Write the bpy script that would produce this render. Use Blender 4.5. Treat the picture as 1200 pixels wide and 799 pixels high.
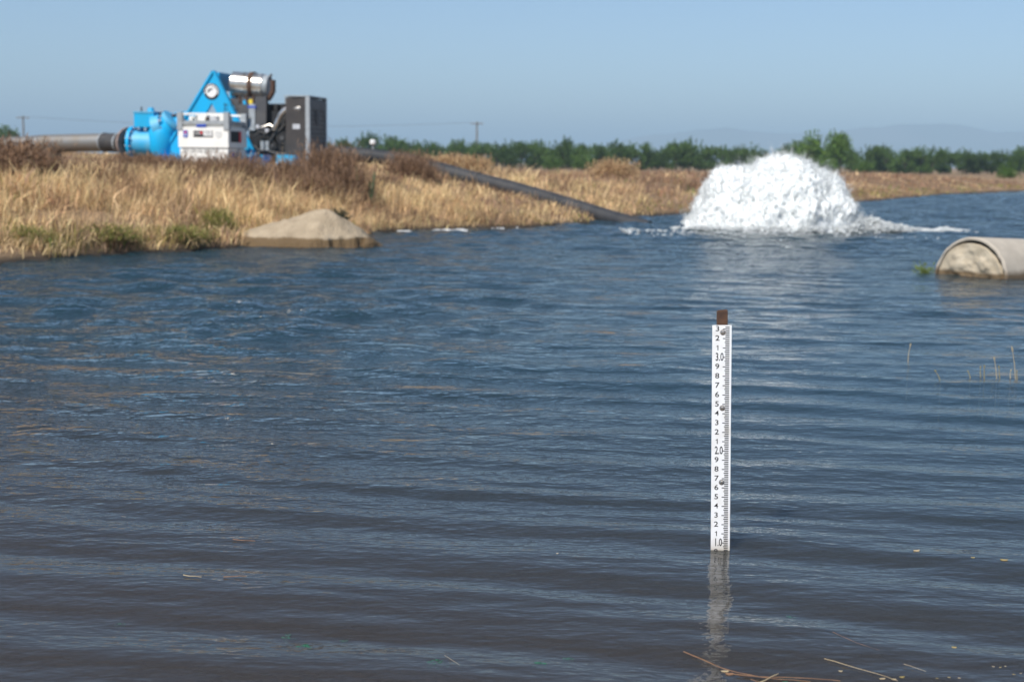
import bpy, bmesh, math, random
import numpy as np
from mathutils import Matrix, Vector

for _o in list(bpy.data.objects):
    bpy.data.objects.remove(_o, do_unlink=True)
scene = bpy.context.scene
col = scene.collection
R = math.radians
random.seed(7)
rng = np.random.default_rng(11)

# ------------------------------------------------------------------ camera
W0, H0, FPX = 1200.0, 799.0, 1667.0
CAM_H = 1.26
PITCH = math.atan((399.5 - 190.0) / FPX)
ROLL = R(0.7)
cam_d = bpy.data.cameras.new("camera")
cam_d.sensor_width = 36.0
cam_d.lens = 36.0 * FPX / W0
cam_d.clip_start = 0.05
cam_d.clip_end = 60000
cam_d.dof.use_dof = True
cam_d.dof.focus_distance = 4.72
cam_d.dof.aperture_fstop = 3.9
cam = bpy.data.objects.new("camera", cam_d)
col.objects.link(cam)
CAM_R = Matrix.Rotation(math.pi / 2 - PITCH, 4, 'X') @ Matrix.Rotation(ROLL, 4, 'Z')
cam.matrix_world = Matrix.Translation((0, 0, CAM_H)) @ CAM_R
scene.camera = cam

# ------------------------------------------------------------------ sky, sun, exposure
SUN_EL = R(50)
SUN_AZ = math.atan2(-0.54, -0.84)          # bearing of the sun, measured from +Y towards +X
world = bpy.data.worlds.new("World")
scene.world = world
world.use_nodes = True
wn = world.node_tree
wn.nodes.clear()
w_out = wn.nodes.new("ShaderNodeOutputWorld")
w_bg = wn.nodes.new("ShaderNodeBackground")
w_sky = wn.nodes.new("ShaderNodeTexSky")
w_sky.sky_type = 'NISHITA'
w_sky.sun_disc = False
w_sky.sun_elevation = SUN_EL
w_sky.sun_rotation = SUN_AZ
w_sky.altitude = 0
w_sky.air_density = 0.85
w_sky.dust_density = 0.3
w_sky.ozone_density = 4.2
w_bg.inputs['Strength'].default_value = 0.096
wn.links.new(w_sky.outputs[0], w_bg.inputs['Color'])
wn.links.new(w_bg.outputs[0], w_out.inputs['Surface'])

sun_d = bpy.data.lights.new("sun", 'SUN')
sun_d.energy = 4.8
sun_d.angle = R(0.5)
sun_d.color = (1.0, 0.955, 0.89)
sun = bpy.data.objects.new("sun", sun_d)
col.objects.link(sun)
sdir = Vector((math.sin(SUN_AZ) * math.cos(SUN_EL), math.cos(SUN_AZ) * math.cos(SUN_EL), math.sin(SUN_EL)))
sun.rotation_euler = sdir.to_track_quat('Z', 'Y').to_euler()

scene.view_settings.view_transform = 'Standard'
scene.view_settings.look = 'None'
scene.view_settings.exposure = 0.40
scene.view_settings.gamma = 1.0
scene.view_settings.use_curve_mapping = False
scene.render.engine = 'CYCLES'
scene.cycles.use_denoising = True
scene.cycles.max_bounces = 10
scene.cycles.diffuse_bounces = 6
scene.cycles.glossy_bounces = 3
scene.cycles.transmission_bounces = 4
scene.cycles.transparent_max_bounces = 8
scene.cycles.volume_bounces = 0
scene.cycles.caustics_reflective = False
scene.cycles.caustics_refractive = False
scene.cycles.sample_clamp_indirect = 6.0

# ------------------------------------------------------------------ helpers
CR = np.array(CAM_R.to_3x3())


def ray(px, py):
    v = CR @ np.array([(px - W0 / 2) / FPX, -(py - H0 / 2) / FPX, -1.0])
    return v


def at_z(px, py, z=0.0):
    v = ray(px, py)
    t = (z - CAM_H) / v[2]
    return Vector((v[0] * t, v[1] * t, z))


def at_y(px, py, Y):
    v = ray(px, py)
    t = Y / v[1]
    return Vector((v[0] * t, Y, CAM_H + v[2] * t))


def tag(o, label=None, cat=None, group=None, kind=None):
    if label: o["label"] = label
    if cat: o["category"] = cat
    if group: o["group"] = group
    if kind: o["kind"] = kind
    return o


def empty(name, loc=(0, 0, 0), rz=0.0, label=None, cat=None, group=None):
    e = bpy.data.objects.new(name, None)
    e.empty_display_size = 0.2
    e.location = loc
    e.rotation_euler = (0, 0, rz)
    col.objects.link(e)
    return tag(e, label, cat, group)


def link(name, me, m=None, parent=None):
    o = bpy.data.objects.new(name, me)
    if m is not None and len(me.materials) == 0:
        me.materials.append(m)
    if parent is not None:
        o.parent = parent
    col.objects.link(o)
    return o


def copy_tree(o, parent=None):
    c = o.copy()
    col.objects.link(c)
    c.parent = parent
    for ch in list(o.children):
        copy_tree(ch, c)
    return c


class MB:
    def __init__(s):
        s.v = []
        s.f = []

    def box(s, x0, x1, y0, y1, z0, z1):
        b = len(s.v)
        s.v += [(x0, y0, z0), (x1, y0, z0), (x1, y1, z0), (x0, y1, z0),
                (x0, y0, z1), (x1, y0, z1), (x1, y1, z1), (x0, y1, z1)]
        s.f += [tuple(b + i for i in q) for q in
                ((0, 3, 2, 1), (4, 5, 6, 7), (0, 1, 5, 4), (1, 2, 6, 5), (2, 3, 7, 6), (3, 0, 4, 7))]
        return s

    def prism(s, poly, y0, y1):
        n = len(poly)
        b = len(s.v)
        s.v += [(x, y0, z) for x, z in poly] + [(x, y1, z) for x, z in poly]
        s.f.append(tuple(b + i for i in range(n)))
        s.f.append(tuple(b + n + i for i in reversed(range(n))))
        for i in range(n):
            j = (i + 1) % n
            s.f.append((b + j, b + i, b + n + i, b + n + j))
        return s

    def tube(s, path, r, n=14, caps=True):
        P = [Vector(p) for p in path]
        rs = r if isinstance(r, (list, tuple)) else [r] * len(P)
        b = len(s.v)
        ref = None
        for i, p in enumerate(P):
            if i == 0: d = P[1] - P[0]
            elif i == len(P) - 1: d = P[-1] - P[-2]
            else: d = (P[i + 1] - P[i]).normalized() + (P[i] - P[i - 1]).normalized()
            d.normalize()
            if ref is None:
                ref = Vector((0, 0, 1)) if abs(d.z) < 0.9 else Vector((0, 1, 0))
            a = d.cross(ref).normalized()
            c = a.cross(d).normalized()
            ref = c
            for k in range(n):
                t = 2 * math.pi * k / n
                q = p + (a * math.cos(t) + c * math.sin(t)) * rs[i]
                s.v.append(tuple(q))
        for i in range(len(P) - 1):
            for k in range(n):
                k2 = (k + 1) % n
                s.f.append((b + i * n + k, b + i * n + k2, b + (i + 1) * n + k2, b + (i + 1) * n + k))
        if caps:
            s.f.append(tuple(b + k for k in reversed(range(n))))
            s.f.append(tuple(b + (len(P) - 1) * n + k for k in range(n)))
        return s

    def build(s, name, m, parent=None, smooth=True, loc=None):
        me = bpy.data.meshes.new(name)
        me.from_pydata(s.v, [], s.f)
        me.materials.append(m)
        bm = bmesh.new()
        bm.from_mesh(me)
        bmesh.ops.recalc_face_normals(bm, faces=bm.faces)
        bm.to_mesh(me)
        bm.free()
        if smooth:
            me.polygons.foreach_set("use_smooth", [True] * len(me.polygons))
            me.set_sharp_from_angle(angle=R(35))
        me.update()
        o = link(name, me, None, parent)
        if loc is not None:
            o.location = loc
        return o


def np_mesh(name, verts, tris, m, colors=None, smooth=False):
    me = bpy.data.meshes.new(name)
    nv, nf = len(verts), len(tris)
    k = tris.shape[1]
    me.vertices.add(nv)
    me.vertices.foreach_set("co", np.ascontiguousarray(verts, dtype=np.float32).ravel())
    me.loops.add(nf * k)
    me.loops.foreach_set("vertex_index", np.ascontiguousarray(tris, dtype=np.int32).ravel())
    me.polygons.add(nf)
    me.polygons.foreach_set("loop_start", np.arange(0, nf * k, k, dtype=np.int32))
    me.polygons.foreach_set("loop_total", np.full(nf, k, dtype=np.int32))
    me.polygons.foreach_set("use_smooth", np.full(nf, smooth, dtype=bool))
    me.update(calc_edges=True)
    if colors is not None:
        at = me.attributes.new("Col", 'FLOAT_COLOR', 'POINT')
        c4 = np.ones((nv, 4), dtype=np.float32)
        c4[:, :3] = colors
        at.data.foreach_set("color", c4.ravel())
    me.materials.append(m)
    return me


def _hash(ix, iy, iz, seed):
    h = (ix * 374761393 + iy * 668265263 + iz * 1274126177 + seed * 974711) & 0x7fffffff
    h = ((h ^ (h >> 13)) * 1274126177) & 0x7fffffff
    return ((h ^ (h >> 16)) & 0xffff) / 65535.0


def vnoise(x, y, z=None, seed=0):
    x = np.asarray(x, dtype=np.float64)
    y = np.asarray(y, dtype=np.float64)
    z = np.zeros_like(x) if z is None else np.asarray(z, dtype=np.float64)
    ix, iy, iz = np.floor(x).astype(np.int64), np.floor(y).astype(np.int64), np.floor(z).astype(np.int64)
    fx, fy, fz = x - ix, y - iy, z - iz
    fx, fy, fz = [t * t * (3 - 2 * t) for t in (fx, fy, fz)]
    r = 0
    for dx in (0, 1):
        for dy in (0, 1):
            for dz in (0, 1):
                w = (fx if dx else 1 - fx) * (fy if dy else 1 - fy) * (fz if dz else 1 - fz)
                r = r + w * _hash(ix + dx, iy + dy, iz + dz, seed)
    return r


def fbm(x, y, z=None, oct=4, seed=0):
    a, s, t = 0.5, 0.0, 0.0
    x = np.asarray(x, dtype=np.float64); y = np.asarray(y, dtype=np.float64)
    for i in range(oct):
        s = s + a * vnoise(x, y, z, seed + i * 17)
        t += a
        x, y = x * 2.03, y * 2.03
        z = None if z is None else z * 2.03
        a *= 0.5
    return s / t


# ------------------------------------------------------------------ materials
def new_mat(name):
    m = bpy.data.materials.new(name)
    m.use_nodes = True
    nt = m.node_tree
    b = nt.nodes.get("Principled BSDF")
    return m, nt, b


def N(nt, t, **kw):
    n = nt.nodes.new(t)
    for k, v in kw.items():
        setattr(n, k, v)
    return n


def mat(name, c, rough=0.5, metal=0.0, c2=None, scale=6.0, detail=4.0, lo=0.35, hi=0.7, bump=0.0, bscale=40.0,
        coat=0.0, spec=0.5):
    """plain surface with a second tone in noise patches (dust, wear, rust) and a fine relief"""
    m, nt, b = new_mat(name)
    b.inputs['Roughness'].default_value = rough
    b.inputs['Metallic'].default_value = metal
    b.inputs['Coat Weight'].default_value = coat
    b.inputs['Specular IOR Level'].default_value = spec
    tc = N(nt, "ShaderNodeTexCoord")
    if c2 is None:
        c2 = tuple(x * 0.82 for x in c)
    no = N(nt, "ShaderNodeTexNoise")
    no.inputs['Scale'].default_value = scale
    no.inputs['Detail'].default_value = detail
    rp = N(nt, "ShaderNodeValToRGB")
    rp.color_ramp.elements[0].position = lo
    rp.color_ramp.elements[1].position = hi
    rp.color_ramp.elements[0].color = (*c, 1)
    rp.color_ramp.elements[1].color = (*c2, 1)
    nt.links.new(tc.outputs['Object'], no.inputs['Vector'])
    nt.links.new(no.outputs[0], rp.inputs[0])
    nt.links.new(rp.outputs[0], b.inputs['Base Color'])
    if bump:
        n2 = N(nt, "ShaderNodeTexNoise")
        n2.inputs['Scale'].default_value = bscale
        n2.inputs['Detail'].default_value = 5
        bp = N(nt, "ShaderNodeBump")
        bp.inputs['Strength'].default_value = 1.0
        bp.inputs['Distance'].default_value = bump
        nt.links.new(tc.outputs['Object'], n2.inputs['Vector'])
        nt.links.new(n2.outputs[0], bp.inputs['Height'])
        nt.links.new(bp.outputs[0], b.inputs['Normal'])
    return m


def leaf_mat(name, trans=0.3, rough=0.7):
    """plant tissue coloured per blade, letting some light through"""
    m, nt, b = new_mat(name)
    at = N(nt, "ShaderNodeAttribute", attribute_name="Col")
    b.inputs['Roughness'].default_value = rough
    b.inputs['Specular IOR Level'].default_value = 0.2
    tr = N(nt, "ShaderNodeBsdfTranslucent")
    mx = N(nt, "ShaderNodeMixShader")
    mx.inputs[0].default_value = trans
    nt.links.new(at.outputs['Color'], b.inputs['Base Color'])
    nt.links.new(at.outputs['Color'], tr.inputs['Color'])
    nt.links.new(b.outputs[0], mx.inputs[1])
    nt.links.new(tr.outputs[0], mx.inputs[2])
    nt.links.new(mx.outputs[0], nt.nodes["Material Output"].inputs['Surface'])
    return m


M = {}
M['leaf'] = leaf_mat("plant_tissue", 0.28)
M['leaf_tree'] = leaf_mat("tree_leaf", 0.35, 0.6)
M['blue'] = mat("blue_paint", (0.004, 0.37, 0.70), 0.45, c2=(0.02, 0.33, 0.56), scale=2.5, spec=0.35)
M['blue_dusty'] = mat("dusty_blue_paint", (0.03, 0.34, 0.60), 0.55, c2=(0.12, 0.38, 0.55), scale=3.0)
M['blue_trim'] = mat("deep_blue_print", (0.01, 0.06, 0.42), 0.5)
M['white'] = mat("white_paint", (0.80, 0.79, 0.75), 0.45, c2=(0.70, 0.67, 0.60), scale=2.0, lo=0.5, hi=0.8)
M['grey'] = mat("galvanised_grey", (0.36, 0.39, 0.41), 0.55, 0.2, c2=(0.27, 0.29, 0.30), scale=9)
M['dark'] = mat("dark_grey_panel", (0.055, 0.056, 0.062), 0.5, c2=(0.09, 0.085, 0.08), scale=4)
M['black'] = mat("black_engine", (0.012, 0.012, 0.013), 0.45, c2=(0.03, 0.028, 0.025), scale=8)
M['panel'] = mat("brown_black_panel", (0.03, 0.026, 0.025), 0.6, c2=(0.05, 0.042, 0.038), scale=4)
M['steel'] = mat("bright_steel", (0.72, 0.70, 0.66), 0.28, 0.9, c2=(0.42, 0.36, 0.29), scale=4)
M['rust'] = mat("rusted_steel", (0.10, 0.05, 0.028), 0.85, c2=(0.04, 0.022, 0.016), scale=34, bump=0.002, bscale=60)
M['pipe_metal'] = mat("weathered_pipe", (0.25, 0.25, 0.245), 0.5, 0.6, c2=(0.24, 0.20, 0.15), scale=2.2)
M['hdpe'] = mat("black_plastic_pipe", (0.022, 0.024, 0.028), 0.6, c2=(0.048, 0.047, 0.047), scale=2.5, spec=0.4)
M['rubber'] = mat("dark_rubber", (0.03, 0.03, 0.032), 0.6, c2=(0.06, 0.055, 0.05), scale=6)
M['flange'] = mat("dusty_flange", (0.30, 0.23, 0.20), 0.8, c2=(0.2, 0.13, 0.10), scale=9)
M['red'] = mat("red_print", (0.65, 0.03, 0.04), 0.5)
M['yellow'] = mat("yellow_print", (0.75, 0.55, 0.03), 0.5)
M['ink'] = mat("black_print", (0.012, 0.012, 0.014), 0.55)
M['label_white'] = mat("white_print", (0.78, 0.78, 0.77), 0.5)
M['label_grey'] = mat("pale_grey_print", (0.52, 0.53, 0.56), 0.5)
M['wood'] = mat("weathered_pole", (0.17, 0.135, 0.10), 0.85, c2=(0.10, 0.08, 0.065), scale=5)
M['bark'] = mat("bark", (0.11, 0.085, 0.06), 0.9, c2=(0.06, 0.045, 0.035), scale=8)
M['twig'] = mat("dead_twig", (0.25, 0.135, 0.07), 0.8, c2=(0.14, 0.075, 0.04), scale=30)
M['twig_pale'] = mat("pale_straw", (0.42, 0.34, 0.21), 0.8, c2=(0.28, 0.21, 0.12), scale=30)
M['algae'] = mat("green_algae", (0.010, 0.12, 0.06), 0.7, c2=(0.008, 0.06, 0.035), scale=40)
M['stalk'] = mat("olive_stalk", (0.20, 0.17, 0.05), 0.75, c2=(0.34, 0.24, 0.10), scale=18)
M['glass'] = mat("dial_glass", (0.05, 0.06, 0.07), 0.1)

# foam: bright broken water, light passes from drop to drop
m, nt, b = new_mat("broken_water")
b.inputs['Base Color'].default_value = (0.82, 0.84, 0.835, 1)
b.inputs['Roughness'].default_value = 0.35
b.inputs['Specular IOR Level'].default_value = 0.4
tr = N(nt, "ShaderNodeBsdfTranslucent"); tr.inputs[0].default_value = (0.82, 0.84, 0.835, 1)
mx = N(nt, "ShaderNodeMixShader"); mx.inputs[0].default_value = 0.45
nt.links.new(b.outputs[0], mx.inputs[1]); nt.links.new(tr.outputs[0], mx.inputs[2])
nt.links.new(mx.outputs[0], nt.nodes["Material Output"].inputs[0])
M['foam'] = m
m, nt, b = new_mat("frothing_water")
b.inputs['Base Color'].default_value = (0.66, 0.68, 0.675, 1)
b.inputs['Roughness'].default_value = 0.5
b.inputs['Specular IOR Level'].default_value = 0.3
b.subsurface_method = 'BURLEY'
b.inputs['Subsurface Weight'].default_value = 1.0
b.inputs['Subsurface Radius'].default_value = (0.8, 0.9, 1.0)
b.inputs['Subsurface Scale'].default_value = 0.03
M['froth'] = m

# ground: dry soil and litter, mud under the water line
m, nt, b = new_mat("dry_soil")
tc = N(nt, "ShaderNodeTexCoord")
n1 = N(nt, "ShaderNodeTexNoise"); n1.inputs['Scale'].default_value = 0.8; n1.inputs['Detail'].default_value = 8
n2 = N(nt, "ShaderNodeTexNoise"); n2.inputs['Scale'].default_value = 14; n2.inputs['Detail'].default_value = 6
rp = N(nt, "ShaderNodeValToRGB")
rp.color_ramp.elements[0].position = 0.3; rp.color_ramp.elements[1].position = 0.72
rp.color_ramp.elements[0].color = (0.17, 0.115, 0.072, 1); rp.color_ramp.elements[1].color = (0.33, 0.235, 0.14, 1)
rp2 = N(nt, "ShaderNodeValToRGB")
rp2.color_ramp.elements[0].color = (0.6, 0.6, 0.6, 1); rp2.color_ramp.elements[1].color = (1.2, 1.15, 1.1, 1)
mul = N(nt, "ShaderNodeMixRGB", blend_type='MULTIPLY'); mul.inputs[0].default_value = 1
sep = N(nt, "ShaderNodeSeparateXYZ")
mr = N(nt, "ShaderNodeMapRange")
mr.inputs['From Min'].default_value = 0.02; mr.inputs['From Max'].default_value = 0.10
mud = N(nt, "ShaderNodeMixRGB"); mud.inputs[1].default_value = (0.045, 0.036, 0.027, 1)
bp = N(nt, "ShaderNodeBump"); bp.inputs['Distance'].default_value = 0.03
nt.links.new(tc.outputs['Object'], n1.inputs['Vector']); nt.links.new(tc.outputs['Object'], n2.inputs['Vector'])
nt.links.new(n1.outputs[0], rp.inputs[0]); nt.links.new(n2.outputs[0], rp2.inputs[0])
nt.links.new(rp.outputs[0], mul.inputs[1]); nt.links.new(rp2.outputs[0], mul.inputs[2])
nt.links.new(tc.outputs['Object'], sep.inputs[0]); nt.links.new(sep.outputs['Z'], mr.inputs[0])
nt.links.new(mr.outputs[0], mud.inputs[0]); nt.links.new(mul.outputs[0], mud.inputs[2])
nt.links.new(mud.outputs[0], b.inputs['Base Color'])
nt.links.new(n2.outputs[0], bp.inputs['Height']); nt.links.new(bp.outputs[0], b.inputs['Normal'])
b.inputs['Roughness'].default_value = 0.95
b.inputs['Specular IOR Level'].default_value = 0.15
M['ground'] = m

# sand with a wet foot
m, nt, b = new_mat("piled_sand")
tc = N(nt, "ShaderNodeTexCoord")
n1 = N(nt, "ShaderNodeTexNoise"); n1.inputs['Scale'].default_value = 5; n1.inputs['Detail'].default_value = 8
n3 = N(nt, "ShaderNodeTexNoise"); n3.inputs['Scale'].default_value = 28; n3.inputs['Detail'].default_value = 7
sep = N(nt, "ShaderNodeSeparateXYZ")
ad = N(nt, "ShaderNodeMath", operation='MULTIPLY_ADD'); ad.inputs[1].default_value = 0.10
mr = N(nt, "ShaderNodeMapRange"); mr.inputs['From Min'].default_value = 0.165; mr.inputs['From Max'].default_value = 0.195
rp = N(nt, "ShaderNodeValToRGB")
rp.color_ramp.elements[0].position = 0.35; rp.color_ramp.elements[1].position = 0.7
rp.color_ramp.elements[0].color = (0.30, 0.24, 0.165, 1); rp.color_ramp.elements[1].color = (0.40, 0.325, 0.23, 1)
wet = N(nt, "ShaderNodeMixRGB"); wet.inputs[1].default_value = (0.135, 0.092, 0.05, 1)
bp = N(nt, "ShaderNodeBump"); bp.inputs['Distance'].default_value = 0.03
nt.links.new(tc.outputs['Object'], n1.inputs['Vector']); nt.links.new(tc.outputs['Object'], n3.inputs['Vector'])
nt.links.new(tc.outputs['Object'], sep.inputs[0])
nt.links.new(n1.outputs[0], ad.inputs[0]); nt.links.new(sep.outputs['Z'], ad.inputs[2])
nt.links.new(ad.outputs[0], mr.inputs[0]); nt.links.new(mr.outputs[0], wet.inputs[0])
nt.links.new(n1.outputs[0], rp.inputs[0]); nt.links.new(rp.outputs[0], wet.inputs[2])
nt.links.new(wet.outputs[0], b.inputs['Base Color'])
nt.links.new(n3.outputs[0], bp.inputs['Height']); nt.links.new(bp.outputs[0], b.inputs['Normal'])
b.inputs['Roughness'].default_value = 0.95; b.inputs['Specular IOR Level'].default_value = 0.15
M['sand'] = m


def concrete(name, c, c2, stain, zlo, zhi):
    m, nt, b = new_mat(name)
    tc = N(nt, "ShaderNodeTexCoord"); ge = N(nt, "ShaderNodeNewGeometry")
    n1 = N(nt, "ShaderNodeTexNoise"); n1.inputs['Scale'].default_value = 6; n1.inputs['Detail'].default_value = 8
    n2 = N(nt, "ShaderNodeTexNoise"); n2.inputs['Scale'].default_value = 60; n2.inputs['Detail'].default_value = 6
    rp = N(nt, "ShaderNodeValToRGB")
    rp.color_ramp.elements[0].position = 0.32; rp.color_ramp.elements[1].position = 0.68
    rp.color_ramp.elements[0].color = (*c, 1); rp.color_ramp.elements[1].color = (*c2, 1)
    sep = N(nt, "ShaderNodeSeparateXYZ")
    ad = N(nt, "ShaderNodeMath", operation='MULTIPLY_ADD'); ad.inputs[1].default_value = 0.09
    mr = N(nt, "ShaderNodeMapRange"); mr.inputs['From Min'].default_value = zlo; mr.inputs['From Max'].default_value = zhi
    wet = N(nt, "ShaderNodeMixRGB"); wet.inputs[1].default_value = (*stain, 1)
    bp = N(nt, "ShaderNodeBump"); bp.inputs['Distance'].default_value = 0.008
    nt.links.new(tc.outputs['Object'], n1.inputs['Vector']); nt.links.new(tc.outputs['Object'], n2.inputs['Vector'])
    nt.links.new(ge.outputs['Position'], sep.inputs[0])
    nt.links.new(n1.outputs[0], ad.inputs[0]); nt.links.new(sep.outputs['Z'], ad.inputs[2])
    nt.links.new(ad.outputs[0], mr.inputs[0]); nt.links.new(mr.outputs[0], wet.inputs[0])
    nt.links.new(n1.outputs[0], rp.inputs[0]); nt.links.new(rp.outputs[0], wet.inputs[2])
    nt.links.new(wet.outputs[0], b.inputs['Base Color'])
    nt.links.new(n2.outputs[0], bp.inputs['Height']); nt.links.new(bp.outputs[0], b.inputs['Normal'])
    b.inputs['Roughness'].default_value = 0.9; b.inputs['Specular IOR Level'].default_value = 0.25
    return m


M['concrete'] = concrete("aged_concrete", (0.36, 0.32, 0.265), (0.45, 0.40, 0.33), (0.13, 0.095, 0.06), 0.09, 0.16)
M['mortar'] = concrete("rough_mortar", (0.50, 0.435, 0.33), (0.36, 0.30, 0.215), (0.15, 0.105, 0.06), 0.085, 0.12)


def make_water():
    """murky water: Fresnel mirror over brown, slightly see-through depths"""
    m, nt, b = new_mat("pond_water")
    nt.nodes.remove(b)
    tc = N(nt, "ShaderNodeTexCoord")

    def noise(sx, sy, rot, detail, seed, rough=0.55):
        mp = N(nt, "ShaderNodeMapping")
        mp.inputs['Scale'].default_value = (sx, sy, 1)
        mp.inputs['Rotation'].default_value = (0, 0, rot)
        mp.inputs['Location'].default_value = (seed * 3.1, seed * 1.7, seed)
        no = N(nt, "ShaderNodeTexNoise")
        no.inputs['Scale'].default_value = 1
        no.inputs['Detail'].default_value = detail
        no.inputs['Roughness'].default_value = rough
        nt.links.new(tc.outputs['Object'], mp.inputs['Vector'])
        nt.links.new(mp.outputs[0], no.inputs['Vector'])
        return no.outputs[0]

    def math_(op, a, bb):
        n = N(nt, "ShaderNodeMath", operation=op)
        for i, q in enumerate((a, bb)):
            if isinstance(q, (int, float)): n.inputs[i].default_value = q
            else: nt.links.new(q, n.inputs[i])
        return n.outputs[0]

    fine = noise(7, 21, R(-8), 3, 1)
    mid = noise(2.6, 7.5, R(-10), 2, 2)
    chop = noise(5.5, 9, R(14), 3, 3, 0.6)
    # gusts: where the breeze roughens the surface, stronger towards the left bank
    gust = noise(0.10, 0.16, 0, 3, 4)
    sep = N(nt, "ShaderNodeSeparateXYZ")
    nt.links.new(tc.outputs['Object'], sep.inputs[0])
    lr = N(nt, "ShaderNodeMapRange"); lr.inputs['From Min'].default_value = 1.5; lr.inputs['From Max'].default_value = -3.5
    nt.links.new(sep.outputs['X'], lr.inputs[0])
    fb = N(nt, "ShaderNodeMapRange"); fb.inputs['From Min'].default_value = 4.2; fb.inputs['From Max'].default_value = 7.5
    nt.links.new(sep.outputs['Y'], fb.inputs[0])
    g = math_('MULTIPLY', lr.outputs[0], fb.outputs[0])
    g = math_('ADD', math_('MULTIPLY', g, 0.75), math_('MULTIPLY', gust, 0.25))
    h = math_('MULTIPLY', fine, 0.0024)
    tiny = noise(17, 30, R(9), 2, 8)
    h = math_('ADD', h, math_('MULTIPLY', tiny, 0.0008))
    h = math_('ADD', h, math_('MULTIPLY', mid, 0.0065))
    h = math_('ADD', h, math_('MULTIPLY', math_('MULTIPLY', chop, g), 0.065))
    # beyond the lee of the near shore the pond is choppy: longer, steeper wavelets
    lee = N(nt, "ShaderNodeMapRange"); lee.inputs['From Min'].default_value = 6.0; lee.inputs['From Max'].default_value = 20.0
    nt.links.new(sep.outputs['Y'], lee.inputs[0])
    open_ = noise(2.0, 3.2, R(-10), 3, 6, 0.6)
    h = math_('ADD', h, math_('MULTIPLY', math_('MULTIPLY', open_, lee.outputs[0]), 0.10))
    bp = N(nt, "ShaderNodeBump")
    bp.inputs['Strength'].default_value = 1.0
    bp.inputs['Distance'].default_value = 1.0
    nt.links.new(h, bp.inputs['Height'])
    gl = N(nt, "ShaderNodeBsdfGlossy")
    rr_ = N(nt, "ShaderNodeMapRange"); rr_.inputs['To Min'].default_value = 0.012; rr_.inputs['To Max'].default_value = 0.12
    nt.links.new(lee.outputs[0], rr_.inputs[0]); nt.links.new(rr_.outputs[0], gl.inputs['Roughness'])
    df = N(nt, "ShaderNodeSubsurfaceScattering", falloff='BURLEY')
    df.inputs['Scale'].default_value = 1.0
    df.inputs['Radius'].default_value = (0.30, 0.34, 0.36)
    # silty brown by the near shore; farther out sky-reflection blue is painted into the water
    silt_to_sky = N(nt, "ShaderNodeMapRange"); silt_to_sky.inputs['From Min'].default_value = 3.2; silt_to_sky.inputs['From Max'].default_value = 8.5
    sw = math_('ADD', sep.outputs['Y'], math_('MULTIPLY', math_('ADD', gust, -0.5), 3.0))
    sw = math_('ADD', sw, math_('MULTIPLY', sep.outputs['X'], 0.5))
    nt.links.new(sw, silt_to_sky.inputs[0])
    tone = N(nt, "ShaderNodeMixRGB")
    tone.inputs[1].default_value = (0.050, 0.045, 0.040, 1); tone.inputs[2].default_value = (0.018, 0.047, 0.064, 1)
    nt.links.new(silt_to_sky.outputs[0], tone.inputs[0]); nt.links.new(tone.outputs[0], df.inputs['Color'])
    tp = N(nt, "ShaderNodeBsdfTransparent")
    tp.inputs['Color'].default_value = (0.78, 0.72, 0.60, 1)
    deep = N(nt, "ShaderNodeMixShader"); deep.inputs[0].default_value = 0.30
    fr = N(nt, "ShaderNodeFresnel"); fr.inputs['IOR'].default_value = 1.333
    mx = N(nt, "ShaderNodeMixShader")
    nt.links.new(bp.outputs[0], gl.inputs['Normal'])
    nt.links.new(bp.outputs[0], fr.inputs['Normal'])
    nt.links.new(df.outputs[0], deep.inputs[1]); nt.links.new(tp.outputs[0], deep.inputs[2])
    nt.links.new(fr.outputs[0], mx.inputs[0])
    nt.links.new(deep.outputs[0], mx.inputs[1]); nt.links.new(gl.outputs[0], mx.inputs[2])
    nt.links.new(mx.outputs[0], nt.nodes["Material Output"].inputs[0])
    return m


M['water'] = make_water()

# ------------------------------------------------------------------ terrain
shore_px = [(-60, 313), (0, 308), (60, 303), (130, 298), (200, 295), (262, 291), (300, 287), (380, 283), (430, 277),
            (442, 272), (480, 270), (560, 268), (620, 266), (690, 261), (722, 257), (745, 254), (800, 251), (850, 248),
            (900, 245), (985, 239), (1050, 233), (1110, 228), (1200, 224), (1300, 222)]
poly = [tuple(at_z(x, y, 0.0).xy) for x, y in shore_px]
poly += [(60, 72), (75, 55), (75, 4), (12, 1.0), (5, 2.35), (2.2, 2.75), (0.4, 2.65), (-2, 2.3), (-9, 1.6), (-15, 4), (-14, 15)]
PN = np.array(poly)


def shore_dist(x, y):
    """signed distance to the pond edge, positive on land"""
    x = np.asarray(x, float); y = np.asarray(y, float)
    sh = x.shape
    x = x.ravel(); y = y.ravel()
    best = np.full(x.shape, 1e9)
    inside = np.zeros(x.shape, bool)
    n = len(PN)
    for i in range(n):
        ax, ay = PN[i]; bx, by = PN[(i + 1) % n]
        dx, dy = bx - ax, by - ay
        t = np.clip(((x - ax) * dx + (y - ay) * dy) / (dx * dx + dy * dy), 0, 1)
        best = np.minimum(best, np.hypot(x - ax - t * dx, y - ay - t * dy))
        cr = ((ay > y) != (by > y)) & (x < dx * (y - ay) / (dy if abs(dy) > 1e-9 else 1e-9) + ax)
        inside ^= cr
    return np.where(inside, -best, best).reshape(sh)


def sstep(t):
    t = np.clip(t, 0, 1)
    return t * t * (3 - 2 * t)


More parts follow.
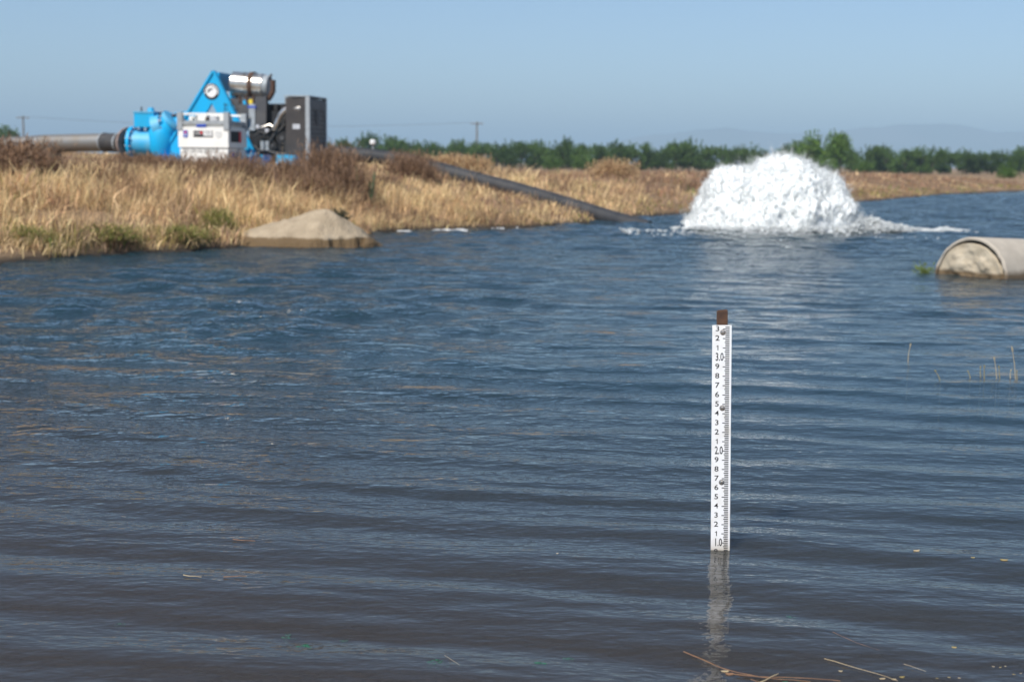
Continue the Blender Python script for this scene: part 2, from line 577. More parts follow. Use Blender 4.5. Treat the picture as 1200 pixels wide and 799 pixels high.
def ground_z(x, y):
    x = np.asarray(x, float); y = np.asarray(y, float)
    d = shore_dist(x, y)
    top = 0.86 + (0.62 - 0.86) * sstep((x + 4.0) / 5.0)
    top = top + 0.38 * sstep((y - 35.0) / 4.0) * sstep((-2.0 - x) / 4.0)
    run = 5.0 + 0 * x
    z = top * np.clip(sstep((d + 1.2) / (run + 1.2)) - 0.06, 0, 1) / 0.94
    z = z + np.where(d > 0, 0.10 * (1 - np.exp(-np.clip(d, 0, 9) * 3)), 0)
    rough = (fbm(x * 0.6, y * 0.6, seed=3) - 0.5) * 0.26 * np.clip(d / 2.0, 0, 1)
    far = sstep((y - 70) / 60)
    z = z + rough * (1 - far)
    z = z * (1 - far) + 0.38 * far
    bed = -0.05 - 0.9 * sstep(-d / 5.0) + (fbm(x * 2.2, y * 2.2, seed=9) - 0.5) * 0.05
    near_bank = 0.28 * np.clip(d, 0, 3)
    z = np.where(d < 0, np.minimum(bed, -0.02 + d * 0.05), z)
    z = np.where((d > 0) & (y < 10), near_bank, z)
    return z


def axis(segs):
    out = []
    for a, b_, st in segs:
        out += list(np.arange(a, b_, st))
    return np.array(out + [segs[-1][1]])


gx = axis([(-9000, -1000, 1600), (-1000, -200, 160), (-200, -40, 20), (-40, -14, 1.3), (-14, 5, 0.22), (5, 30, 0.45), (30, 80, 2.0),
           (80, 240, 20), (240, 1000, 120), (1000, 9000, 1600)])
gy = axis([(-300, -20, 60), (-20, 1, 2.0), (1, 8, 0.2), (8, 17, 0.6), (17, 46, 0.22), (46, 80, 0.5), (80, 200, 6), (200, 1200, 100), (1200, 14000, 1600)])
GX, GY = np.meshgrid(gx, gy)
GZ = ground_z(GX, GY)
nx, ny = len(gx), len(gy)
V = np.stack([GX.ravel(), GY.ravel(), GZ.ravel()], 1)
idx = np.arange(nx * ny).reshape(ny, nx)
Q = np.stack([idx[:-1, :-1].ravel(), idx[:-1, 1:].ravel(), idx[1:, 1:].ravel(), idx[1:, :-1].ravel()], 1)
ground = link("ground", np_mesh("ground", V, Q, M['ground'], smooth=True))
tag(ground, "dry brown soil of the pond bank and fields, muddy below the water", None, kind='structure')


def gz(x, y):
    return float(ground_z(np.array([x]), np.array([y]))[0])


# ------------------------------------------------------------------ water surface
GEY = at_z(908, 268, 0)
wx = axis([(-18, -6, 0.25), (-6, -2.6, 0.10), (-2.6, 3.6, 0.05), (3.6, 10, 0.11), (10, 28, 0.3), (28, 80, 2.0)])


def row_step(y):
    return np.where(y < 18, np.clip(0.00135 * y ** 2, 0.018, 0.05), np.where(y < 68, 0.095, 0.6))


ys = [1.0]
while ys[-1] < 80:
    ys.append(ys[-1] + float(row_step(np.array(ys[-1]))))
wy = np.array(ys)
WX, WY = np.meshgrid(wx, wy)


def wave_h(x, y):
    dx, dy = x - GEY.x, y - GEY.y
    r = np.hypot(dx, dy)
    a = np.arctan2(dx, -dy)
    warp = (fbm(x * 0.35, y * 0.35, seed=21, oct=2) - 0.5) * 2.4 + (fbm(x * 1.1, y * 0.9, seed=5, oct=2) - 0.5) * 0.5
    amp = 0.35 + 1.1 * fbm(x * 0.22 + 3, y * 0.5, seed=31, oct=2)
    h = 0.0060 * amp * np.sin(2 * np.pi * (r + warp * 0.28) / 0.56)
    amp2 = 0.3 + 1.2 * fbm(x * 0.4 + 9, y * 0.7, seed=41, oct=2)
    h += 0.0022 * amp2 * np.sin(2 * np.pi * (r + warp * 0.35 + 0.5 * a) / 0.31 + 1.3)
    h += 0.0012 * np.sin(2 * np.pi * (0.16 * x + 0.98 * y + warp * 0.12) / 0.19)
    h += 0.0022 * np.sin(2 * np.pi * (-0.30 * x + 0.95 * y + warp * 0.4) / 0.83 + 0.7)
    # wind chop on the open water, livelier along the left bank; crests run every way but mostly across the view
    g = sstep((y - 4.8) / 7.0) * (0.25 + 0.75 * sstep((2.0 - x) / 4.5)) * (0.55 + 0.9 * fbm(x * 0.12, y * 0.2, seed=51, oct=2))
    g = np.maximum(g, 1.1 * sstep((y - 14) / 12.0))
    wr = np.random.default_rng(77)
    c = 0
    for i in range(16):
        lam = 0.30 * 1.105 ** i
        th = wr.normal(0.15, 0.55)
        ph = wr.uniform(0, 6.28)
        wv = (fbm(x * 0.5 + i, y * 0.5, seed=400 + i, oct=2) - 0.5) * 2.2
        en = np.clip(vnoise(x * 0.55 + 7 * i, y * 0.55, seed=430 + i) * 1.9 - 0.3, 0, 2)
        c = c + en * 0.0086 * lam * np.sin(2 * np.pi * (np.sin(th) * x + np.cos(th) * y) / lam + ph + wv * 2.4)
    h = h * (1 - 0.45 * sstep((y - 9) / 8.0)) + c * g
    keep = 1.0
    churn = np.exp(-np.clip(r - 2.0, 0, 99) / 3.0) * (fbm(x * 1.6, y * 1.6, seed=77) - 0.5) * 0.16
    return h * keep + churn


WZ = wave_h(WX, WY)
nx, ny = len(wx), len(wy)
V = np.stack([WX.ravel(), WY.ravel(), WZ.ravel()], 1)
idx = np.arange(nx * ny).reshape(ny, nx)
Q = np.stack([idx[:-1, :-1].ravel(), idx[:-1, 1:].ravel(), idx[1:, 1:].ravel(), idx[1:, :-1].ravel()], 1)
water = link("water", np_mesh("water", V, Q, M['water'], smooth=True))
tag(water, "rippled murky pond water reflecting blue sky", None, kind='structure')


def wz(x, y):
    return float(wave_h(np.array([x]), np.array([y]))[0])


# ------------------------------------------------------------------ far hills
hill_px = [(560, 188), (640, 184), (690, 177), (725, 165), (760, 157), (800, 152), (850, 150), (880, 154), (912, 159), (950, 156),
           (1000, 153), (1050, 151), (1100, 150), (1150, 152), (1200, 157), (1260, 166), (1330, 176), (1400, 184)]
hxs, hzs = [], []
HILL_Y = 7000.0
for px, py in hill_px:
    p = at_y(px, py, HILL_Y)
    hxs.append(p.x); hzs.append(max(p.z, 1))
hx = np.linspace(hxs[0], hxs[-1], 160)
hv = np.linspace(-1, 1, 26)
ridge = np.interp(hx, hxs, hzs)
HX, HV = np.meshgrid(hx, hv)
spur = fbm(HX / 260.0, HV * 3, seed=61, oct=5)
HZ = ridge[None, :] * (1 - np.abs(HV)) ** 0.8 * (0.72 + 0.42 * spur) + ridge[None, :] * 0.13 * np.exp(-(HV / 0.12) ** 2) - 2
V = np.stack([HX.ravel(), (HILL_Y + HV * 700).ravel(), HZ.ravel()], 1)
idx = np.arange(HX.size).reshape(HX.shape)
Q = np.stack([idx[:-1, :-1].ravel(), idx[:-1, 1:].ravel(), idx[1:, 1:].ravel(), idx[1:, :-1].ravel()], 1)
M['hill'] = mat("dry_hills", (0.16, 0.13, 0.095), 0.95, c2=(0.10, 0.10, 0.06), scale=0.004, spec=0.1)
hills = link("hills", np_mesh("hills", V, Q, M['hill'], smooth=True))
tag(hills, "long low range of dry hills on the horizon, pale with haze", None, kind='structure')

# ------------------------------------------------------------------ blades (grass, twigs, leaves)
def blades(base, height, width, azim, lean, color, head=None, curl=1.0):
    """arrays in, a mesh of bent tapering blades out: 5 vertices and 3 triangles each"""
    n = len(base)
    dirx, diry = np.cos(azim), np.sin(azim)
    fx = -diry * width[:, None].ravel() * 0.5
    fy = dirx * width * 0.5
    s1, s2 = 0.55, 1.0
    off1 = height * np.sin(lean * 0.5 * curl) * s1
    off2 = height * np.sin(lean) * s2
    z1 = height * s1 * np.cos(lean * 0.5)
    z2 = height * np.cos(lean) * s2
    w1 = 0.85 if head is None else head
    vs = np.zeros((n, 5, 3))
    face = azim + rng.uniform(-1.6, 1.6, n)
    fx, fy = -np.sin(face) * width * 0.5, np.cos(face) * width * 0.5
    for k, sgn in ((0, -1), (1, 1)):
        vs[:, k, 0] = base[:, 0] + sgn * fx; vs[:, k, 1] = base[:, 1] + sgn * fy; vs[:, k, 2] = base[:, 2]
        vs[:, 2 + k, 0] = base[:, 0] + dirx * off1 + sgn * fx * w1
        vs[:, 2 + k, 1] = base[:, 1] + diry * off1 + sgn * fy * w1
        vs[:, 2 + k, 2] = base[:, 2] + z1
    vs[:, 4, 0] = base[:, 0] + dirx * off2; vs[:, 4, 1] = base[:, 1] + diry * off2; vs[:, 4, 2] = base[:, 2] + z2
    b0 = np.arange(n)[:, None] * 5
    tris = np.concatenate([b0 + np.array([[0, 1, 3]]), b0 + np.array([[0, 3, 2]]), b0 + np.array([[2, 3, 4]])], 0)
    cc = np.repeat(color[:, None, :], 5, 1)
    return vs.reshape(-1, 3), tris, cc.reshape(-1, 3)


def merge(parts):
    vs, ts, cs, o = [], [], [], 0
    for v, t, c in parts:
        vs.append(v); ts.append(t + o); cs.append(c); o += len(v)
    return np.concatenate(vs), np.concatenate(ts), np.concatenate(cs)


STRAW = np.array([0.75, 0.56, 0.305]); TAN = np.array([0.55, 0.375, 0.205]); BROWN = np.array([0.22, 0.135, 0.08])
MAUVE = np.array([0.33, 0.22, 0.15]); GREEN = np.array([0.10, 0.135, 0.03]); OLIVE = np.array([0.26, 0.23, 0.06])
RUSSET = np.array([0.34, 0.20, 0.115])

PUMP_C = at_y(266, 200, 33.4)
PUMP_ROT = R(-10)


def in_pump(x, y, m=0.0):
    c, s = math.cos(-PUMP_ROT), math.sin(-PUMP_ROT)
    lx = (x - PUMP_C.x) * c - (y - PUMP_C.y) * s
    ly = (x - PUMP_C.x) * s + (y - PUMP_C.y) * c
    return (lx > -2.2 - m) & (lx < 2.5 + m) & (ly > -2.4 - m) & (ly < 1.2 + m)


def scatter(nwant, x0, x1, y0, y1, dmax, dmin=0.0):
    x = rng.uniform(x0, x1, nwant); y = rng.uniform(y0, y1, nwant)
    k = (np.abs(x) < 0.385 * y + 0.8) & ~in_pump(x, y)
    x, y = x[k], y[k]
    d = shore_dist(x, y)
    k = (d > dmin) & (d < dmax)
    return x[k], y[k], d[k]


def mixc(w, *cs):
    w = np.stack(w, 1)
    w = w / w.sum(1, keepdims=True)
    c = np.cumsum(w, 1)
    u = rng.uniform(0, 1, len(w))[:, None]
    i = (u > c).sum(1).clip(0, len(cs) - 1)
    out = np.array(cs)[i]
    return out * rng.uniform(0.72, 1.22, (len(w), 1)) * rng.uniform(0.94, 1.06, (len(w), 3))


def bank_grass(n, per, x0, x1, y0, y1, dmax, wid, hh, zone, spread=0.10):
    """tufts of blades: every tuft has its own tone, height and lean"""
    x, y, d = scatter(n, x0, x1, y0, y1, dmax, 0.02)
    big = fbm(x * 0.45, y * 0.45, seed=101); sm = fbm(x * 1.5, y * 1.5, seed=131)
    keep = rng.uniform(0, 1, len(x)) < np.maximum(np.clip(0.30 + (sm - 0.38) * 3.2, 0.10, 1), 0.75 * (d < 0.7))
    x, y, d, big, sm = [a[keep] for a in (x, y, d, big, sm)]
    o = np.ones(len(x))
    if zone == 'left':
        up = sstep((d - 2.2) / 3.2)
        low = 1 - sstep(d / 1.3)
        leftish = sstep((-2.6 - x) / 3.0)
        b_ = up * leftish
        w = [o * 0.95 * (1 - 0.50 * b_) + 0.6 * (big > 0.55) * (1 - b_), o * 0.75, 0.18 + 0.30 * b_, 0.25 + 0.75 * b_,
             low * leftish * 0.35 * (sm > 0.5), 0.05 + low * 0.45 * leftish * (sm > 0.45)]
        pale = sstep((fbm(x * 0.9, y * 0.9, seed=171, oct=3) - 0.40) / 0.2)
        w[0] = w[0] * (0.15 + 1.9 * pale); w[2] = w[2] * (1.7 - 1.4 * pale); w[3] = w[3] * (1.7 - 1.4 * pale)
        c = mixc(w, STRAW, TAN, BROWN, MAUVE, GREEN, OLIVE)
        h = hh * (0.30 + 0.95 * big) * rng.uniform(0.45, 1.3, len(x)) * (0.60 + 0.40 * sstep(d / 1.6)) * (1 - 0.5 * b_)
    else:
        low = 1 - sstep(d / 2.2)
        w = [0.12 + 0.6 * (big > 0.56), o * 0.55, o * 0.5, o * 1.0, low * 0.9 * (sm > 0.42) + 0.05 * (big > .55), low * 1.3 * (sm > 0.4), o * 1.2]
        pale = sstep((fbm(x * 0.55, y * 0.4, seed=181, oct=3) - 0.42) / 0.2)
        w[0] = w[0] * (0.1 + 1.5 * pale); w[2] = w[2] * (2.0 - 1.5 * pale); w[3] = w[3] * (2.4 - 1.4 * pale)
        c = mixc(w, STRAW, TAN, BROWN, MAUVE, GREEN * 1.5, OLIVE * 1.2, RUSSET)
        h = hh * (0.25 + 1.05 * big) * rng.uniform(0.4, 1.3, len(x)) * (0.55 + 0.45 * sstep(d / 2.5))
    taz = rng.normal(0.3, 1.3, len(x)); tl = np.abs(rng.normal(0.0, 0.48, len(x)))
    i = np.repeat(np.arange(len(x)), per)
    m = len(i)
    bx, by = x[i] + rng.normal(0, spread, m), y[i] + rng.normal(0, spread, m)
    ok = shore_dist(bx, by) > 0.0
    i, bx, by = i[ok], bx[ok], by[ok]
    m = len(i)
    base = np.stack([bx, by, ground_z(bx, by) - 0.03], 1)
    hb = h[i] * rng.uniform(0.45, 1.1, m)
    # sum of the tuft's lean and each blade's own
    lx = np.cos(taz[i]) * tl[i] + rng.normal(0, 0.30, m); ly = np.sin(taz[i]) * tl[i] + rng.normal(0, 0.30, m)
    az, lean = np.arctan2(ly, lx), np.clip(np.hypot(lx, ly), 0.02, 1.35)
    cb = c[i] * rng.uniform(0.78, 1.22, (m, 1))
    wdt = wid * rng.uniform(0.5, 1.4, m)
    k = rng.uniform(0, 1, m) < 0.30
    p = [blades(base[~k], hb[~k], wdt[~k], az[~k], lean[~k], cb[~k]),
         blades(base[k], hb[k] * 1.12, wdt[k] * 0.7, az[k], np.clip(lean[k] * 1.4, 0, 1.6), cb[k] * 1.06, head=2.8)]
    return merge(p)


g1 = bank_grass(18000, 12, -11.5, 4.0, 17.5, 29.0, 11, 0.0078, 0.56, 'left')
g2 = bank_grass(10000, 9, -16, 3.5, 26.0, 41.0, 22, 0.013, 0.40, 'left', 0.13)
g0 = bank_grass(2600, 11, -9.0, -1.2, 17.0, 24.0, 0.8, 0.009, 0.50, 'left')
v, t, c = merge([g0, g1, g2])
tag(link("dry_grass", np_mesh("dry_grass", v, t, M['leaf'], c)),
    "tall straw-coloured dry grass covering the bank below the pump", "grass", kind='stuff')
g3 = bank_grass(20000, 8, -3.5, 26, 30.0, 60.0, 13, 0.017, 0.34, 'far', 0.16)
g4 = bank_grass(13000, 7, 6, 34, 46.0, 84.0, 15, 0.027, 0.30, 'far', 0.2)
v, t, c = merge([g3, g4])
tag(link("far_bank_grass", np_mesh("far_bank_grass", v, t, M['leaf'], c)),
    "russet dry grass on the far bank behind the fountain", "grass", kind='stuff')


# ------------------------------------------------------------------ trees of the orchard
def crown_mesh(name, w, h, nleaf, ctone, seed, lobes=7):
    r = np.random.default_rng(seed)
    pts = []
    cen = [(0, 0, 0.42 * h, 0.38 * w, 0.40 * h)]
    for i in range(lobes):
        a = r.uniform(0, 6.28); q = r.uniform(0.15, 0.34) * w
        cen.append((q * math.cos(a), q * math.sin(a), h * r.uniform(0.16, 0.80), w * r.uniform(0.12, 0.24), h * r.uniform(0.09, 0.2)))
    ncl = nleaf // 9
    for i in range(ncl):
        cx, cy, cz, rw, rh = cen[r.integers(0, len(cen))]
        u = r.normal(0, 1, 3); u /= np.linalg.norm(u)
        rad = r.uniform(0.35, 1.0) ** 0.5
        p = np.array([cx + u[0] * rw * rad, cy + u[1] * rw * rad, cz + u[2] * rh * rad])
        pts.append(p + r.normal(0, 0.045 * w, (9, 3)))
    # shoots that stand above the outline
    for i in range(9):
        a = r.uniform(0, 6.28); q = r.uniform(0, 0.33) * w
        z0 = h * r.uniform(0.7, 0.86); L = h * r.uniform(0.1, 0.24)
        tt = np.linspace(0, 1, 12)
        pts.append(np.stack([q * math.cos(a) * (1 + 0.2 * tt), q * math.sin(a) * (1 + 0.2 * tt), z0 + L * tt], 1) + r.normal(0, 0.012 * w, (12, 3)))
    P = np.concatenate(pts)
    n = len(P)
    sz = r.uniform(0.5, 1.2, n) * 0.040 * (w + h) / 2
    e1 = r.normal(0, 1, (n, 3)); e1 /= np.linalg.norm(e1, axis=1)[:, None]
    e2 = np.cross(e1, r.normal(0, 1, (n, 3))); e2 /= np.linalg.norm(e2, axis=1)[:, None]
    q = np.stack([P - e1 * sz[:, None], P + e2 * sz[:, None] * 0.6, P + e1 * sz[:, None], P - e2 * sz[:, None] * 0.6], 1)
    cc = np.array(ctone)[None] * r.uniform(0.65, 1.4, (n, 1)) * r.uniform(0.92, 1.08, (n, 3))
    cc = np.repeat(cc[:, None], 4, 1).reshape(-1, 3)
    return np_mesh(name, q.reshape(-1, 3), np.arange(n * 4).reshape(n, 4), M['leaf_tree'], cc)


def trunk_mesh(name, h, r0, seed):
    r = random.Random(seed)
    mb = MB()
    mb.tube([(0, 0, -0.15), (0.02, 0, h * 0.18), (0.03, 0.02, h * 0.33)], [r0 * 1.25, r0, r0 * 0.85], 8)
    for k in range(4):
        a = k * 1.57 + r.uniform(-0.4, 0.4)
        e = (math.cos(a) * h * 0.2, math.sin(a) * h * 0.2, h * r.uniform(0.62, 0.75))
        mb.tube([(0.03, 0.02, h * 0.31), (e[0] * 0.5, e[1] * 0.5, h * 0.48), e], [r0 * 0.6, r0 * 0.4, r0 * 0.12], 6)
    o = mb.build(name, M['bark'])
    me = o.data
    bpy.data.objects.remove(o)
    return me


DARKG = (0.078, 0.135, 0.030)
orch = [(crown_mesh("crown", 4.0, 3.3, 1900, tuple(x * (0.85 + 0.1 * (k % 4)) for x in DARKG), 40 + k), trunk_mesh("trunk", 3.5, 0.09, k)) for k in range(6)]


def tree(name, loc, cm, tm, s, rz, label, group=None, sz=None):
    e = empty(name, loc, rz, label, "tree", group)
    e.scale = (s, s, sz or s)
    link("trunk", tm, None, e)
    link("crown", cm, None, e)
    return e


ORCH_LABEL = "small dark green orchard tree in the long row along the horizon"
r_ = random.Random(5)
for row, (Y, x0, x1, st) in enumerate(((186, -30, 72, 2.0), (192, -31, 74, 2.5))):
    x = x0
    while x < x1:
        px = 600 + x / Y * FPX
        k = r_.randrange(6)
        s = r_.uniform(0.86, 1.10) * (1.07 if px < 600 else 1.0)
        tree("orchard_tree", (x, Y + r_.uniform(-1.5, 1.5), 0.36), *orch[k], s, r_.uniform(0, 6.28), ORCH_LABEL, "orchard trees along the horizon",
             s * r_.uniform(0.86, 1.2) * (1.18 if r_.random() < 0.1 else 1.0))
        x += st * r_.uniform(0.7, 1.3)

big_c = [crown_mesh("crown", 4.6, 5.0, 2600, (0.115, 0.20, 0.034), 90 + k, lobes=9) for k in range(2)]
big_t = trunk_mesh("trunk", 4.6, 0.15, 77)
p = at_y(949, 200, 160); tree("shade_tree", (p.x, 160, 0.36), big_c[0], big_t, 0.80, 0.3, "brighter green round tree rising above the orchard behind the fountain, the bushier of two", "round trees behind the fountain", 0.97)
p = at_y(984, 200, 162); tree("shade_tree", (p.x, 162, 0.36), big_c[1], big_t, 0.78, 2.1, "brighter green round tree beside its twin above the orchard, farther from the fountain", "round trees behind the fountain", 0.99)
lowc = crown_mesh("crown", 3.0, 2.2, 1100, (0.085, 0.15, 0.030), 95, lobes=8)
lowt = trunk_mesh("trunk", 2.2, 0.06, 78)
for px, Y, s, lab in ((648, 150, 0.95, "pale green low bush before the orchard, nearest the discharge pipe"),
                      (684, 151, 1.05, "pale green low bush before the orchard with a taller rounded top"),
                      (889, 120, 0.85, "yellow-green bush showing over the crest of the white fountain"),
                      (1014, 150, 0.95, "green bush at the foot of the twin round trees"),
                      (1184, 95, 0.60, "yellow-green bush on the far bank at the edge of the picture")):
    p = at_y(px, 200, Y)
    tree("leafy_bush", (p.x, Y, 0.36), lowc, lowt, s, px * 0.7, lab, "bushes before the orchard")
p = at_y(2, 200, 230); tree("orchard_tree", (p.x, 230, 0.36), *orch[2], 1.75, 1.0, "dark tree top showing behind the steel pipe beside the far power pole")

# ------------------------------------------------------------------ power poles
def pole(px, ptop, Y, lab):
    p = at_y(px, ptop, Y)
    h = p.z - 0.3
    e = empty("utility_pole", (p.x, Y, 0.3), 0.15, lab, "power pole", "power poles on the plain")
    MB().tube([(0, 0, -0.3), (0, 0, h)], [0.19, 0.14], 10).build("pole", M['wood'], e)
    a = MB().box(-1.15, 1.15, -0.24, -0.145, h - 0.42, h - 0.28).build("crossarm", M['wood'], e)
    for q in (-1.0, -0.45, 0.45, 1.0):
        MB().tube([(q, -0.19, h - 0.28), (q, -0.19, h - 0.20), (q, -0.19, h - 0.1)], [0.03, 0.07, 0.04], 8).build("insulator", M['label_grey'], a)
    return p


p1 = pole(559, 143, 262, "slim wooden power pole with crossarm rising before the orchard")
p2 = pole(27, 136, 262, "slim wooden power pole with crossarm behind the long steel pipe")
for q, nm in ((-1.0, "front"), (1.0, "rear")):
    pts = []
    for k in range(25):
        t = k / 24
        pts.append((p2.x + (p1.x - p2.x) * t + q * 0.98, 262 + q * 0.15, p2.z + (p1.z - p2.z) * t - 0.1 - 4 * 1.2 * t * (1 - t)))
    w = MB().tube(pts, 0.011, 5).build("power_line", M['ink'])
    tag(w, "thin " + nm + " wire strung between the two power poles", "wire", "power lines")

# ------------------------------------------------------------------ pump set
PG = gz(PUMP_C.x, PUMP_C.y)
PUMP_Z = 0.90
pump = empty("pump_unit", (PUMP_C.x, 33.4, PUMP_Z), PUMP_ROT,
             "large blue diesel water pump on a skid with triangular lifting frame and silver muffler", "pump")
PM = Matrix.Translation((PUMP_C.x, 33.4, PUMP_Z)) @ Matrix.Rotation(PUMP_ROT, 4, 'Z')
PMI = PM.inverted()


def L(px, py, v):
    """point of the pump's own space in its plane y = v, seen at a pixel of the photograph"""
    d = PMI.to_3x3() @ Vector(ray(px, py)); o = PMI @ Vector((0, 0, CAM_H))
    t = (v - o.y) / d.y
    q = o + d * t
    return q


def text_mesh(name, s, size, m, parent, loc, sx=1.0, rot=(math.pi / 2, 0, 0), shear=0.0, align='CENTER', bold=0.0):
    cu = bpy.data.curves.new(name, 'FONT')
    cu.body = s; cu.size = size; cu.align_x = align; cu.align_y = 'CENTER'; cu.shear = shear; cu.resolution_u = 3; cu.offset = bold * size
    o = bpy.data.objects.new(name, cu); col.objects.link(o)
    dg = bpy.context.evaluated_depsgraph_get()
    me = bpy.data.meshes.new_from_object(o.evaluated_get(dg))
    bpy.data.objects.remove(o)
    me.materials.clear()
    me.materials.append(m)
    r = link(name, me, None, parent)
    r.rotation_euler = rot; r.location = loc; r.scale = (sx, 1, 1)
    return r


def Lx(px, v): return L(px, 150, v).x
def Lz(py, v, px=250): return L(px, py, v).z


# skid
sk = MB()
xa, xb = Lx(180, -0.9), Lx(374, -0.9)
for v0 in (-0.95, 0.75):
    sk.box(xa, xb, v0, v0 + 0.16, 0.0, 0.24)
for xx in np.linspace(xa + 0.1, xb - 0.3, 5):
    sk.box(xx, xx + 0.14, -0.79, 0.75, 0.02, 0.22)
skid = sk.build("skid", M['blue'], pump, False)
MB().box(xa + 0.05, xb - 0.05, -0.93, 0.89, 0.242, 0.262).build("deck_plate", M['blue'], pump, False)
# blue brackets under the engine
for px in (300, 327, 338):
    x = Lx(px, -0.7)
    MB().box(x, x + 0.22, -0.90, -0.3, 0.262, Lz(183, -0.7) + 0.04).build("engine_mount", M['blue'], pump, False)


def aframe(v):
    pl = [(184, 197), (248.5, 83), (251.5, 83), (305, 197), (283, 197), (248, 121), (209, 197)]
    f = [L(x, y, -0.55) for x, y in pl]
    a = MB().prism([(q.x, max(q.z, 0.262)) for q in f], v, v + 0.09).build("lifting_frame", M['blue'], pump, False)
    # stiffening lips along the outer edges
    for i, j in ((0, 1), (2, 3)):
        p, q = f[i], f[j]
        w = 0.055 if i == 0 else -0.055
        MB().prism([(p.x, max(p.z, .262)), (q.x, q.z), (q.x + w, q.z), (p.x + w, max(p.z, .262))][:: (1 if i == 0 else -1)], v - 0.035, v - 0.002).build("edge_rib", M['blue'], a, False)
    return a, f


af, fpts = aframe(-0.55)

q0, q1 = L(250, 83, -0.55), L(250, 105, -0.55)
ax = q0.x
bm_ = MB()
bm_.box(ax - 0.02, ax + 0.10, -0.455, 0.66, q1.z, q0.z - 0.03)
beam = bm_.build("top_beam", M['blue'], pump, False)
MB().tube([(ax + 0.101, 0.15, q0.z - 0.24), (ax + 0.108, 0.15, q0.z - 0.24)], 0.07, 16).build("lifting_eye", M['label_grey'], beam)
MB().box(ax - 0.03, ax + 0.11, 0.50, 0.64, 0.264, q1.z - 0.002).build("rear_post", M['blue'], pump, False)
# round emblem
ec = L(247, 107.5, -0.60)
def disc(name, m, r, y, par, cx=0, cz=0, n=32):
    return MB().tube([(ec.x + cx, y, ec.z + cz), (ec.x + cx, y - 0.006, ec.z + cz)], r, n).build(name, m, par)
disc("emblem_ring", M['ink'], 0.185, -0.552, af)
for k in range(22):
    a = R(150 + k * 12.0 + (0 if k else 0)) if k < 22 else 0
    a = R(-20 + k * 10.2)
    cx, cz = math.cos(a) * 0.157, math.sin(a) * 0.157
    disc("emblem_letter", M['label_white'], 0.013, -0.5585, af, cx, cz, 6)
disc("emblem_disc", M['label_white'], 0.128, -0.559, af)
mk = [(-0.095, -0.015), (-0.07, 0.045), (-0.02, 0.075), (0.055, 0.062), (0.005, 0.045), (-0.035, 0.02), (-0.06, -0.02)]
MB().prism([(ec.x + x, ec.z + z) for x, z in mk], -0.571, -0.566).build("emblem_mark", M['ink'], af, False)
for s, py in (("84691-7", 123.5), ("81.4000", 128.7)):
    q = L(271, py, -0.56)
    text_mesh("lettering", s, 0.12, M['ink'], af, (q.x, -0.5535, q.z), 0.95)

# suction side: flange, check valve body, priming box
V0 = -0.35
fl = L(156, 168, V0)
cz = fl.z
MB().tube([(fl.x - 0.02, V0, cz), (fl.x + 0.05, V0, cz)], 0.385, 28).build("flange", M['blue'], pump)
for k in range(12):
    a = k * math.pi / 6 + 0.2
    MB().tube([(fl.x - 0.05, V0 + math.cos(a) * 0.345, cz + math.sin(a) * 0.345), (fl.x + 0.08, V0 + math.cos(a) * 0.345, cz + math.sin(a) * 0.345)], 0.022, 6).build("flange_bolt", M['grey'], pump)
xv = Lx(176, V0); xw = Lx(193, V0)
MB().tube([(fl.x + 0.05, V0, cz), (fl.x + 0.12, V0, cz), (xv, V0, cz), (xw, V0, cz)], [0.30, 0.285, 0.285, 0.30], 26).build("inlet_neck", M['blue_dusty'], pump)
zb, zt = 0.27, Lz(150, V0)
xm = Lx(189, V0 - 0.1)
MB().tube([(xm, V0 - 0.08, zb), (xm, V0 - 0.08, zb + 0.12), (xm, V0 - 0.08, zb + 0.30), (xm + 0.01, V0 - 0.08, zt - 0.12), (xm + 0.03, V0 - 0.08, zt)],
          [0.14, 0.20, 0.29, 0.31, 0.25], 26).build("valve_body", M['blue'], pump)
s0, s1 = L(188, 162, V0), L(203, 145, V0)
MB().tube([s0, s0.lerp(s1, 0.5), s1], [0.28, 0.31, 0.29], 24).build("valve_elbow", M['blue'], pump)
s2 = L(206, 141.5, V0)
MB().tube([s1, s2], [0.34, 0.34], 24).build("elbow_flange", M['blue_dusty'], pump)
d0 = L(184, 150.5, V0 - 0.12)
cp = MB().tube([(d0.x - 0.02, V0 - 0.10, d0.z), (d0.x + 0.16, V0 - 0.10, d0.z + 0.07)], [0.30, 0.26], 22).build("valve_cover", M['blue_dusty'], pump)
for k in range(7):
    a = k * 0.9
    MB().tube([(d0.x + 0.06 + 0.0, V0 - 0.10 + 0.24 * math.cos(a), d0.z + 0.05 + 0.2 * math.sin(a)), (d0.x + 0.2, V0 - 0.10 + 0.24 * math.cos(a), d0.z + 0.1 + 0.2 * math.sin(a))], 0.025, 6).build("cover_bolt", M['grey'], cp)
bx0, bx1 = Lx(162, V0), Lx(185, V0)
bz0, bz1 = Lz(150, V0), Lz(133.5, V0)
pb = MB().box(bx0, bx1, V0 - 0.22, V0 + 0.22, bz0, bz1).build("priming_box", M['blue'], pump, False)
MB().box(bx0 - 0.015, bx1 + 0.015, V0 - 0.235, V0 + 0.235, bz1 + 0.001, bz1 + 0.035).build("box_lid", M['blue_dusty'], pb, False)
MB().tube([((bx0 + bx1) / 2 + 0.08, V0, bz1 + 0.035), ((bx0 + bx1) / 2 + 0.08, V0, bz1 + 0.13)], [0.09, 0.06], 12).build("box_cap", M['blue'], pb)
MB().tube([(bx0 + 0.09, V0, bz1 + 0.03), (bx0 + 0.09, V0, bz1 + 0.15)], [0.025, 0.018], 8).build("vent_pin", M['dark'], pb)
for px in (166, 174):
    MB().tube([(Lx(px, V0), V0, cz + 0.26), (Lx(px, V0), V0, bz0)], 0.05, 10).build("riser", M['blue'], pump)
